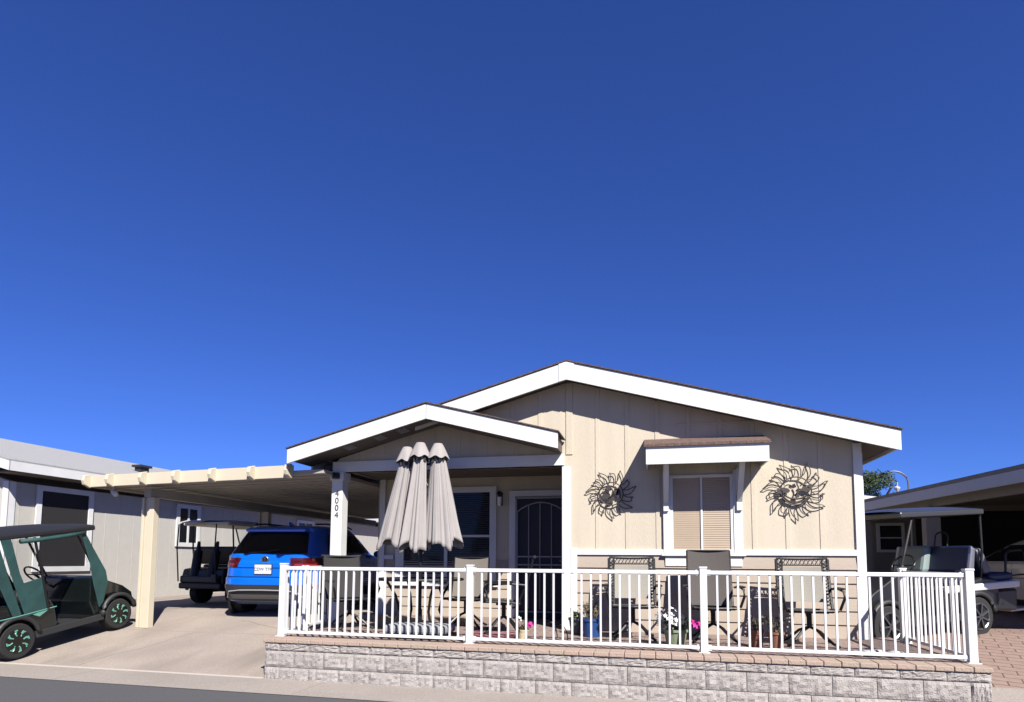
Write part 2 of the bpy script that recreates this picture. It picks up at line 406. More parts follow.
# house number
hn = MB(); hn.box((-4.975, 8.697, 2.18), (-4.90, 8.6995, 2.19))
num_parent = None
bm_all = bmesh.new()
for i, ch in enumerate('4004'):
    me = text_mesh(ch, .135, .003, 'n')
    bt = bmesh.new(); bt.from_mesh(me)
    bmesh.ops.transform(bt, verts=bt.verts, matrix=Matrix.Translation((-4.93, 8.696, 2.545-.116*i)) @ Matrix.Rotation(R(90), 4, 'X'))
    tmp = bpy.data.meshes.new('t'); bt.to_mesh(tmp); bm_all.from_mesh(tmp); bt.free()
mbn = MB(); mbn.bm.free(); mbn.bm = bm_all; mbn.build('house_number', 'wire', H)
hn.bm.free()

# gable roofs
def gable(xc, zc, xl, xr, sl, y0, y1, fh, nm):
    zl = zc-sl*(xc-xl); zr = zc-sl*(xr-xc)
    xf = -3.5 if nm == 'main' else xl; zf = zc-sl*(xc-xf)
    b = MB()
    o = .02
    b.prism([(xl-o, y0-.02, zl+.0), (xc, y0-.02, zc+.005), (xr+o, y0-.02, zr), (xr+o, y0-.02, zr+.018), (xc, y0-.02, zc+.024), (xl-o, y0-.02, zl+.018)], (0, y1-y0, 0))
    b.build('roof', 'shingle', H)
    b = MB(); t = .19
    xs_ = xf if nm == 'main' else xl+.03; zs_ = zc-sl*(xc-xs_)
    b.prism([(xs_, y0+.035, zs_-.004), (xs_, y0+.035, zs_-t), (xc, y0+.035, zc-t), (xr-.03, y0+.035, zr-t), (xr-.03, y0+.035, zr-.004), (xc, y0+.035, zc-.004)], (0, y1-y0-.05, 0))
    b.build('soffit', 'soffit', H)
    for (xa, za, xb, zb) in ((xf, zf, xc-.004, zc), (xc+.004, zc, xr, zr)):
        b = MB(); b.prism([(xa, y0, za-.003), (xa, y0, za-fh), (xb, y0, zb-fh-.0), (xb, y0, zb-.003)], (0, .034, 0)); b.build('fascia_board', 'white', H)
b_ = gable(RX, RZ, -5.45, 3.08, SL, 8.42, 24, .262, 'main')
b = MB(); b.prism([(RX-.11, 8.41, RZ-.0-.11*SL), (RX-.11, 8.41, RZ-.272-.11*SL+.01), (RX, 8.41, RZ-.266), (RX+.11, 8.41, RZ-.272-.11*SL+.01), (RX+.11, 8.41, RZ-.11*SL), (RX, 8.41, RZ)], (0, .009, 0)); b.build('ridge_plate', 'white', H)
gable(-3.2, 3.775, -5.46, -1.26, .262, 8.10, 8.74, .225, 'porch')
tb((-5.45, 8.76, ztop(-5.45)-.235), (-5.425, 24, ztop(-5.45)-.005), name='eave_board')
tb((3.055, 8.46, ztop(3.08)-.235), (3.08, 24, ztop(3.08)-.005), name='eave_board')
for x in (-4.55, -4.05, -3.68):
    z = 3.775-.262*abs(x+3.2)-.195
    b = MB(); a = math.atan(.262)
    for j in range(5): b.bar((x-.07, 8.30+j*.045, z-.262*.07), (x+.07, 8.30+j*.045, z+.262*.07), .02, .012, up=(0, 1, 0))
    b.build('soffit_vent', 'silver', H)

# window with awning
b = MB()
for x0, x1 in ((.285, .662), (.676, 1.05)):
    b.box((x0, Y0-.012, 1.635), (x1, Y0-.002, 2.668))
win = b.build('window', 'blind', H)
b = MB()
for x0, x1 in ((.30, .65), (.69, 1.04)):
    for i in range(33):
        z = 1.66+i*.0305
        b.prism([(x0, Y0-.012, z), (x0, Y0-(.0165 if x0 > .5 else .0135), z+.005), (x0, Y0-.012, z+.026)], (x1-x0, 0, 0))
b.build('blind_slats', 'blind', win)
b = MB()
for x0, x1, z0, z1 in ((.245, .285, 1.60, 2.71), (1.05, 1.09, 1.60, 2.71), (.655, .683, 1.635, 2.668)): b.box((x0, Y0-.03, z0), (x1, Y0-.001, z1))
b.box((.285, Y0-.03, 2.668), (1.05, Y0-.001, 2.71)); b.box((.285, Y0-.03, 1.60), (1.05, Y0-.001, 1.635)); b.build('window_frame', 'white', win, bevel=.003)
tb((.15, Y0-.042, 1.60), (.245, Y0-.001, 2.77), win); tb((1.09, Y0-.042, 1.60), (1.205, Y0-.001, 2.77), win)
tb((.12, Y0-.075, 1.572), (1.235, Y0-.001, 1.60), win, 'sill'); tb((.17, Y0-.04, 1.43), (1.19, Y0-.001, 1.571), win, 'apron')
aw = [H]
b = MB()
b.prism([(-.10, 8.165, 3.032), (-.10, 8.165, 3.062), (-.10, 8.745, 3.24), (-.10, 8.745, 3.20)], (1.60, 0, 0)); 
for k in range(16): b.box((-.10+k*.1, 8.15, 3.025), (-.004+k*.1, 8.17, 3.05+.006*(k % 3)))
b.build('window_awning', 'redshingle', H)
awn = [o for o in scene.objects if o.name.startswith('window_awning')][0]
b = MB(); b.box((-.075, 8.18, 2.79), (1.475, 8.205, 3.03)); b.box((-.075, 8.205, 2.80), (-.05, 8.74, 3.03)); b.box((1.45, 8.205, 2.80), (1.475, 8.74, 3.03)); b.prism([(-.075, 8.21, 3.03), (-.075, 8.74, 3.03), (-.075, 8.74, 3.19)], (.025, 0, 0)); b.prism([(1.45, 8.21, 3.03), (1.45, 8.74, 3.03), (1.45, 8.74, 3.19)], (.025, 0, 0)); b.build('awning_fascia', 'white', awn, bevel=.003)
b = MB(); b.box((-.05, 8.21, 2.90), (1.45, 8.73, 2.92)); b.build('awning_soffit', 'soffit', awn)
for x in (.155, 1.13):
    b = MB(); b.bar((x+.035, 8.30, 2.88), (x+.035, 8.70, 2.33), .07, .07, up=(1, 0, 0)); b.box((x, 8.67, 2.2), (x+.07, 8.707, 2.78)); b.build('awning_bracket', 'white', awn)

# porch interior: window, door, lamp
b = MB(); b.box((-4.42, 10.24, 1.17), (-2.80, 10.247, 2.70)); w2 = b.build('porch_window', 'glass', H)
b = MB()
for i in range(38): b.box((-4.40, 10.228, 1.2+i*.039), (-2.82, 10.236, 1.222+i*.039))
b.build('window_blind', 'doorblue', w2)
b = MB()
for x0, x1 in ((-4.58, -4.42), (-2.80, -2.68), (-3.64, -3.58)): b.box((x0, 10.205, 1.05), (x1, 10.249, 2.80))
b.box((-4.42, 10.205, 2.70), (-2.80, 10.249, 2.80)); b.box((-4.42, 10.205, 1.07), (-2.80, 10.249, 1.17)); b.box((-4.42, 10.215, 1.90), (-2.80, 10.245, 1.94)); b.box((-4.62, 10.18, 1.03), (-2.64, 10.249, 1.07))
b.build('window_frame', 'white', w2)
b = MB(); b.box((-2.33, 10.225, .5), (-1.4, 10.245, 2.60)); dr = b.build('door', 'doorblue', H)
b = MB(); b.box((-2.445, 10.20, .5), (-2.335, 10.249, 2.71)); b.box((-2.335, 10.20, 2.61), (-1.3, 10.249, 2.71)); b.build('door_frame', 'white', dr)
b = MB()
xs = [-2.29+.2*i for i in range(5)]
for x in xs:
    zt = 2.34+.16*(1-((x+1.88)/.42)**2)
    b.cyl((x, 10.19, .66), (x, 10.19, zt), .011, n=6)
b.tube([(-2.31+.86*i/16, 10.19, 2.33+.17*(1-((-2.31+.86*i/16+1.88)/.43)**2)) for i in range(17)], .014)
for z in (.62, 1.42, 1.56): b.bar((-2.32, 10.19, z), (-1.45, 10.19, z), .025)
b.bar((-2.315, 10.19, .55), (-2.315, 10.19, 2.58), .03); b.bar((-1.44, 10.19, .55), (-1.44, 10.19, 2.58), .03); b.bar((-2.32, 10.19, 2.58), (-1.44, 10.19, 2.58), .03)
b.build('security_bars', 'bars', dr)
b = MB(); b.cyl((-1.52, 10.20, 1.5), (-1.52, 10.14, 1.5), .03); b.build('handle', 'grey', dr, smooth=True)
b = MB(); b.box((-2.64, 10.17, 2.45), (-2.57, 10.24, 2.66)); b.cyl((-2.605, 10.14, 2.66), (-2.605, 10.14, 2.70), .07, .02); pl = b.build('porch_light', 'black', H)
b = MB(); b.cyl((-2.605, 10.13, 2.44), (-2.605, 10.13, 2.6), .035, .045); b.build('lamp_glass', 'bulb', pl)
tb((-2.56, 10.235, 1.62), (-2.53, 10.249, 1.70), name='doorbell', m='silver')

# ------------------------------------------------------------------ sun wall art
def smooth(pts, n=5):
    P = [Vector(p) for p in pts]; P = [P[0]]+P+[P[-1]]; out = []
    for i in range(1, len(P)-2):
        for k in range(n):
            t = k/n; a, b, c, d = P[i-1:i+3]
            out.append(.5*((2*b)+(c-a)*t+(2*a-5*b+4*c-d)*t*t+(3*b-a-3*c+d)*t**3))
    return out+[P[-1]]
def sun_art(label, cx, cz, rx, rz, smile, seed):
    t = thing('sun_wall_art', label, 'wall art', (cx, 8.72, cz), group='bronze wire suns hung on the gable wall')
    rnd = random.Random(seed); yy = 8.715
    b = MB(); N = 14
    for i in range(N):
        a = 2*math.pi*i/N+.1; s = 1 if i % 2 == 0 else .86
        def pt(r, da): 
            return (cx+rx*r*math.cos(a+da), yy+.0, cz+rz*r*math.sin(a+da))
        w = math.pi/N
        tw = rnd.uniform(.17, .27)
        tip = pt(s, tw)
        L = [pt(.47, -w*.96), pt(.57, -w*.74), pt(.70, -w*.52), pt(.82, -w*.02), pt(s*.94, tw*.75), tip]
        Rr = [tip, pt(s*.90, tw*1.0), pt(.78, w*.74), pt(.66, w*.60), pt(.56, w*.72), pt(.5, w*.98)]
        b.tube(smooth(L), .0068, 5); b.tube(smooth(Rr), .006, 5)
    b.build('rays', 'wire', t, smooth=True)
    b = MB(); n = 40
    b.tube([(cx+rx*.46*math.cos(2*math.pi*k/n), yy-.01, cz+rz*.46*math.sin(2*math.pi*k/n)) for k in range(n)], .009, 6, closed=True)
    b.tube([(cx+rx*(.02+.05*math.sin(k)), yy-.03, cz+rz*(.22-.09*k)) for k in range(5)], .01, 6)
    for s in (-1, 1): b.tube([(cx+rx*(s*.22+.09*math.cos(math.pi*k/8)), yy-.02, cz+rz*(.15+.05*math.sin(math.pi*k/8))) for k in range(9)], .009, 6)
    b.build('face_outline', 'wire', t, smooth=True)
    def blob(x, z, w, h, y=.012):
        pts = []
        for k in range(14):
            aa = 2*math.pi*k/14; q = 1+.25*rnd.uniform(-1, 1)
            pts.append((cx+rx*(x+w*q*math.cos(aa)), yy-y, cz+rz*(z+h*q*math.sin(aa))))
        return pts
    b = MB()
    if smile:
        sp = [(-.32, .02, .13, .10), (.30, .05, .15, .10), (-.50, -.02, .09, .09), (.02, -.16, .07, .09), (.05, .3, .06, .07), (.42, .14, .10, .07), (-.16, .13, .06, .06)]
    else:
        sp = [(-.10, .22, .12, .12), (.20, .12, .09, .16), (-.22, -.10, .18, .13), (.02, -.2, .14, .10), (.30, .0, .08, .2), (-.05, -.33, .12, .05), (-.3, .05, .08, .06)]
    for (x, z, w, h) in sp: b.prism(blob(x, z, w, h), (0, -.006, 0))
    if smile:
        pts = [(cx+rx*.4*math.cos(aa), yy-.012, cz+rz*(-.05+.34*math.sin(aa))) for aa in [math.pi*(1.08+.84*k/12) for k in range(13)]]
        pts += [(cx+rx*.36*math.cos(aa), yy-.012, cz+rz*(-.05+.22*math.sin(aa))) for aa in [math.pi*(1.9-.8*k/12) for k in range(13)]]
        b.tube(pts, .012, 5)
    b.build('face_features', 'wire', t)
sun_art('bronze wire sun half crossed by the awning shadow, left of the window', -.575, 2.46, .37, .36, False, 4)
sun_art('larger bronze wire sun with a smiling face, right of the window in full sunlight', 1.89, 2.455, .42, .41, True, 9)

# ------------------------------------------------------------------ carport (attached patio cover over the drive)
cpt = thing('carport', 'cream aluminium carport with scalloped fascia over the driveway left of the house', 'carport', (-8.5, 8.72, .3))
xa, xb = -9.42, -5.49
def cz(x): return 2.70+(x-xa)*.018
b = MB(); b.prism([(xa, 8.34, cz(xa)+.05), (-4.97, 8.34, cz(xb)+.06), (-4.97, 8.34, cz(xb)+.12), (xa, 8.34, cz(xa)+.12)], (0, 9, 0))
b.build('roof_panels', 'creamshade', cpt)
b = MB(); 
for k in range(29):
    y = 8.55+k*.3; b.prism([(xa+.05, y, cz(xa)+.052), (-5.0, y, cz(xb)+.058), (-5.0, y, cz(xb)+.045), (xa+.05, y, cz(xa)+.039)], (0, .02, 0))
b.build('roof_ribs', 'creamshade', cpt)
ribs = [-8.95, -8.28, -7.63, -6.94, -6.22, -5.56]
b = MB(); b.prism([(xa, 8.30, cz(xa)), (xb, 8.30, cz(xb)), (xb, 8.30, cz(xb)+.195), (xa, 8.30, cz(xa)+.195)], (0, .04, 0)); b.build('fascia', 'cream', cpt, bevel=.004)
for x in [-9.43]+ribs:
    b = MB(); z = cz(x)
    b.prism([(x, 8.31, z-.02), (x, 8.19, z+.03), (x, 8.165, z+.10), (x, 8.185, z+.185), (x, 8.31, z+.218)], (.06, 0, 0)); b.build('rafter_end', 'cream', cpt, bevel=.008)
tb((xa-.0, 8.345, cz(xa)), (xa+.03, 17.3, cz(xa)+.19), cpt, 'side_fascia', 'cream')
b = MB(); b.box((-8.57, 8.62, 2.545), (-8.43, 17.3, 2.70)); b.build('beam', 'creamshade', cpt)
for y in (8.72, 11.9, 15.3):
    b = MB(); z = g(y)
    b.box((-8.535, y-.06, z), (-8.40, y+.06, 2.545)); b.box((-8.61, y-.02, z), (-8.537, y+.05, 2.545)); b.box((-8.66, y-.05, z), (-8.612, y+.02, 2.545)); b.build('post', 'cream', cpt, bevel=.006)
b = MB(); b.cyl((-9.15, 8.55, 2.66), (-9.0, 8.45, 2.58), .05, .045); b.cyl((-9.1, 8.5, 2.66), (-9.1, 8.5, 2.75), .02); b.build('flood_lamp', 'white', cpt, smooth=True)

# ------------------------------------------------------------------ left neighbour
N = thing('neighbour_house', 'grey-beige manufactured home with grey shingle roof and dark screened window at left edge', 'house', (-12.6, 9.37, .5))
NX = -12.6
b = MB(); b.box((NX-7.5, 9.37, .4), (NX, 44, 3.02))
b.prism([(NX, 9.37, 3.02), (NX-3.6, 9.37, 4.15), (NX-7.5, 9.37, 3.02)], (0, .12, 0))
for i in range(86):
    y = 9.6+i*.4; b.box((NX, y-.008, .62), (NX+.004, y+.008, 3.02))
b.build('wall', 'nwall', N)
b = MB(); b.box((NX, 9.36, .4), (NX+.02, 9.5, 3.02)); b.box((NX-.12, 9.345, .4), (NX+.02, 9.369, 3.02)); b.build('corner_trim', 'white', N)
ex, ez, rx_, rz_ = -12.15, 3.40, -16.2, 4.52
b = MB(); b.prism([(ex, 9.0, ez-.03), (ex, 9.0, ez), (rx_, 9.0, rz_), (rx_-4.05, 9.0, ez), (rx_-4.05, 9.0, ez-.03), (rx_, 9.0, rz_-.04)], (0, 35.5, 0)); b.build('roof', 'greyshingle', N)
b = MB(); b.box((ex-.03, 9.02, ez-.22), (ex, 44.4, ez-.032)); b.prism([(ex, 9.0, ez-.22), (ex, 9.0, ez-.035), (rx_, 9.0, rz_-.045), (rx_, 9.0, rz_-.24)], (0, .03, 0)); b.build('fascia', 'white', N)
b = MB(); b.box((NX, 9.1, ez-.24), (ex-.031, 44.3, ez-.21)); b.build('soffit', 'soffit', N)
b = MB(); b.box((-14.0, 13.6, 4.0), (-13.7, 14.0, 4.06)); b.box((-13.95, 13.66, 3.86), (-13.75, 13.94, 4.0)); b.build('roof_vent', 'plastic', N)
def nwin(y0, y1, z0, z1, m, split):
    b = MB(); b.box((NX+.013, y0, z0), (NX+.022, y1, z1)); w = b.build('window', m, N)
    b = MB(); t = .11
    for a, c, d, e in ((y0-t, y0, z0-t, z1+t), (y1, y1+t, z0-t, z1+t), (y0, y1, z1, z1+t), (y0, y1, z0-t, z0)): b.box((NX+.013, a, d), (NX+.05, c, e))
    if split: b.box((NX+.013, (y0+y1)/2-.03, z0), (NX+.04, (y0+y1)/2+.03, z1))
    b.build('window_frame', 'white', w)
nwin(10.03, 11.12, 1.3, 2.90, 'screen', False); nwin(13.85, 14.5, 1.92, 2.86, 'glass', True); nwin(19.5, 20.4, 1.8, 2.8, 'glass', True)
b = MB(); b.box((NX+.0125, 9.5, .4), (NX+.03, 44, .6)); b.build('skirting', 'nwall', N)

# ------------------------------------------------------------------ right neighbour
RN = thing('neighbour_carport_home', 'shaded neighbouring home behind its wide flat carport roof at the right edge', 'house', (5.5, 11, .5))
A = Vector((5.53, 10.71, 0)); B = Vector((5.0, 16.12, 0)); u = (B-A).normalized(); P0 = A-u*2.2; P1 = A+u*8.4
w = Vector((-u.y, u.x, 0))*-1   # to the right
def q(p, z): return (p.x, p.y, z)
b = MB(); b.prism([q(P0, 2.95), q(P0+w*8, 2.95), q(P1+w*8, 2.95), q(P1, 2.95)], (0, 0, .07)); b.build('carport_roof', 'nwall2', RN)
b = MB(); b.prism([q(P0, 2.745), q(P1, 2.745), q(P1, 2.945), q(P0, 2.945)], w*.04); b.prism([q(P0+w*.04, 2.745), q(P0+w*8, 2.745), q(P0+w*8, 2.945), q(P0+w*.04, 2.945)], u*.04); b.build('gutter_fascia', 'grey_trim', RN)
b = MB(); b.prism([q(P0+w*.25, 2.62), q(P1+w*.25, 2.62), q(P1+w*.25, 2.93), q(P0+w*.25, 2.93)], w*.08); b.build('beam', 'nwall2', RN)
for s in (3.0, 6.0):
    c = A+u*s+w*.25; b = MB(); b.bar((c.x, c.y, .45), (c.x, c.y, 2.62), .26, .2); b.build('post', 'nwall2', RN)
for s, ww in ((3.0, 0.55), ):
    c = A+u*s+w*ww
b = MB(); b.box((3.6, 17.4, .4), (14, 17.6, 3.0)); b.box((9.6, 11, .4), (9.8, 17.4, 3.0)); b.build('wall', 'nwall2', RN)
b = MB(); b.box((6.6, 17.34, .5), (9.4, 17.39, 2.8)); b.build('dark_back_panel', 'dark', RN)  # flat near-black panel standing in for the carport's dark interior
b = MB(); b.box((5.75, 17.35, 1.83), (6.25, 17.395, 2.45)); wn = b.build('window', 'screen', RN)
b = MB(); b.box((5.68, 17.33, 1.76), (5.75, 17.396, 2.52)); b.box((6.25, 17.33, 1.76), (6.32, 17.396, 2.52)); b.box((5.75, 17.33, 2.45), (6.25, 17.396, 2.52)); b.box((5.75, 17.33, 2.12), (6.25, 17.39, 2.15)); b.box((5.75, 17.33, 1.76), (6.25, 17.396, 1.83)); b.build('window_frame', 'white', wn)
# distant white gabled roof behind
ng = thing('distant_house', 'far pale house with a white fascia seen between our eave and the right carport', 'house', (9, 30, .5))
b = MB(); b.box((6.5, 30, .4), (11.5, 38, 3.9)); b.build('wall', 'nwall', ng)
b = MB(); b.prism([(5.9, 29.7, 4.66), (11.4, 29.7, 4.02), (11.4, 29.7, 4.22), (5.9, 29.7, 4.9)], (0, .05, 0)); b.build('fascia', 'white', ng)
b = MB(); b.prism([(5.9, 29.75, 4.88), (11.4, 29.75, 4.2), (11.4, 29.75, 4.24), (5.9, 29.75, 4.94)], (0, 8.5, 0)); b.build('roof', 'greyshingle', ng)

# tree and lamp
def foliage(b, c, rad, n, size, rnd):
    for _ in range(n):
        v = Vector((rnd.gauss(0, 1), rnd.gauss(0, 1), rnd.gauss(0, 1))).normalized()*rnd.uniform(.45, 1)
        p = Vector(c)+Vector((v.x*rad[0], v.y*rad[1], v.z*rad[2]))
        a = Vector((rnd.uniform(-1, 1), rnd.uniform(-1, 1), rnd.uniform(-1, 1))).normalized()*size*rnd.uniform(.6, 1.4)
        c2 = a.cross(Vector((rnd.uniform(-1, 1), rnd.uniform(-1, 1), rnd.uniform(-1, 1)))).normalized()*size*.35
        b.face([p-a*.5, p+c2*.5, p+a*.5, p-c2*.5])
tr = thing('evergreen_tree', 'rounded dark green tree rising behind the right corner of the house', 'tree', (13.2, 40, .5))
b = MB(); b.tube([(13.2, 40, .4), (13.25, 40, 2.5), (13.1, 40, 5.2)], lambda t: .28-.18*t, 8)
for k in range(5):
    a = k*1.3; b.tube([(13.2, 40, 3+.4*k), (13.2+1.0*math.cos(a), 40+1.0*math.sin(a), 4.5+.35*k)], .06, 6)
b.build('trunk', 'bark', tr)
b = MB(); rnd = random.Random(5)
for k in range(46):
    a = rnd.uniform(0, 6.28); r = rnd.uniform(0, 1.0)
    zz = rnd.uniform(3.4, 6.75); rr_ = (1-(abs(zz-5.0)/2.1)**2)**.5 if abs(zz-5.0) < 2.1 else .2
    c = (12.95+1.5*rr_*r*math.cos(a), 40+1.4*rr_*r*math.sin(a), zz)
    foliage(b, c, (.42, .42, .36), 130, .17, rnd)
b.build('crown', 'pine', tr)
lp = thing('street_lamp', 'thin curved arm street lamp far behind the right carport roof', 'street lamp', (14.85, 40, .5))
b = MB(); pts = [(14.9, 40, .4), (14.9, 40, 5.6)]+[(14.9-.75+.75*math.cos(t), 40, 6.2+.75*math.sin(t)) for t in [math.pi*k/12*.72 for k in range(13)]]
b.tube(pts, .05, 6); b.build('pole', 'grey', lp)
b = MB(); b.tube([(13.95, 40, 6.87), (13.3, 40, 6.55)], .09, 6); b.build('lamp_head', 'grey', lp)
b = MB(); b.lathe([(.02, .1), (.17, .02), (.16, -.05), (.05, -.22), (.01, -.24)], (14.25, 39.9, 5.95), 10); b.tube([(14.3, 39.95, 6.05), (14.3, 39.95, 6.3)], .02); b.build('hanging_lamp', 'white', lp)

# ------------------------------------------------------------------ cars
def lerp(a, b_, t): return a+(b_-a)*t
class Car:
    # levels: z, rear y, front y, half width
    def __init__(s, lv, n=6): s.lv = lv; s.n = n
    def at(s, z):
        L = s.lv
        if z <= L[0][0]: return L[0][1:]
        for a, c in zip(L, L[1:]):
            if z <= c[0]: t = (z-a[0])/max(1e-6, c[0]-a[0]); return tuple(lerp(a[i], c[i], t) for i in (1, 2, 3))
        return L[-1][1:]
    def outline(s, z, off=0, N=72):
        r, f, w = s.at(z); yc = (r+f)/2; hy = (f-r)/2+off; w += off; out = []
        for k in range(N):
            t = 2*math.pi*k/N; c, d = math.cos(t), math.sin(t)
            out.append(Vector((w*math.copysign(abs(c)**(2/s.n), c), yc+hy*math.copysign(abs(d)**(2/s.n), d), z)))
        return out
    def body(s):
        b = MB(); b.grid([s.outline(l[0]) for l in s.lv], wrap=True, cap=True); return b
    def rear_pt(s, x, z, off):
        r, f, w = s.at(z); yc = (r+f)/2; hy = (f-r)/2; q_ = min(.9999, abs(x)/w)
        return Vector((x, yc-(hy+off)*(1-q_**s.n)**(1/s.n), z))
    def side_pt(s, y, z, sg, off):
        r, f, w = s.at(z); yc = (r+f)/2; hy = (f-r)/2; q_ = min(.9999, abs(y-yc)/hy)
        return Vector((sg*((w+off)*(1-q_**s.n)**(1/s.n)), y, z))
    def rear(s, x0, x1, z0, z1, off=.006, nx=10, nz=5, sx0=None, sx1=None):
        b = MB(); sx0 = x0 if sx0 is None else sx0; sx1 = x1 if sx1 is None else sx1
        b.grid([[s.rear_pt(lerp(lerp(x0, sx0, j/nz), lerp(x1, sx1, j/nz), i/nx), lerp(z0, z1, j/nz), off) for i in range(nx+1)] for j in range(nz+1)]); return b
    def side(s, ys, zs, sg, off=.006, nz=4, ny=10, top=None):
        b = MB(); top = top or ys
        b.grid([[s.side_pt(lerp(lerp(ys[0], top[0], j/nz), lerp(ys[1], top[1], j/nz), i/ny), lerp(zs[0], zs[1], j/nz), sg, off) for i in range(ny+1)] for j in range(nz+1)]); return b
def wheel(root, x, y, r, wdt, sg, style='rim', local=True):
    b = MB(); b.cyl((x-wdt/2, y, r), (x+wdt/2, y, r), r, n=32); t = b.build('wheel', 'tyre', root, world=False, bevel=.02, smooth=False)
    b = MB(); xo = x+sg*(wdt/2+.003)
    b.cyl((xo-.01*sg, y, r), (xo, y, r), r*.68, n=28)
    if style == 'teal':
        b.build('rim', 'rimblack', t, world=False)
        b = MB()
        for k in range(8):
            a = 2*math.pi*k/8
            def pp(rad, da): return (xo, y+rad*r*math.cos(a+da), r+rad*r*math.sin(a+da))
            b.tube([pp(.30, .10), pp(.48, .24), pp(.61, .20), pp(.62, -.05)], .010, 5)
            b.prism([pp(.40, .16), pp(.58, .20), pp(.60, .02)], (sg*.006, 0, 0))
        b.build('rim_accent', 'teal', t, world=False)
    else:
        b.build('rim', 'rimblack', t, world=False)
        b = MB()
        for k in range(7):
            a = 2*math.pi*k/7; 
            b.bar((xo+.004*sg, y, r), (xo+.004*sg, y+.64*r*math.cos(a), r+.64*r*math.sin(a)), .02, .045, up=(1, 0, 0))
        n = 24; b.tube([(xo, y+.65*r*math.cos(2*math.pi*k/n), r+.65*r*math.sin(2*math.pi*k/n)) for k in range(n)], .014, 5, closed=True)
        b.cyl((xo, y, r), (xo+.02*sg, y, r), .04)
        b.build('spokes', 'rim', t, world=False)
    return t

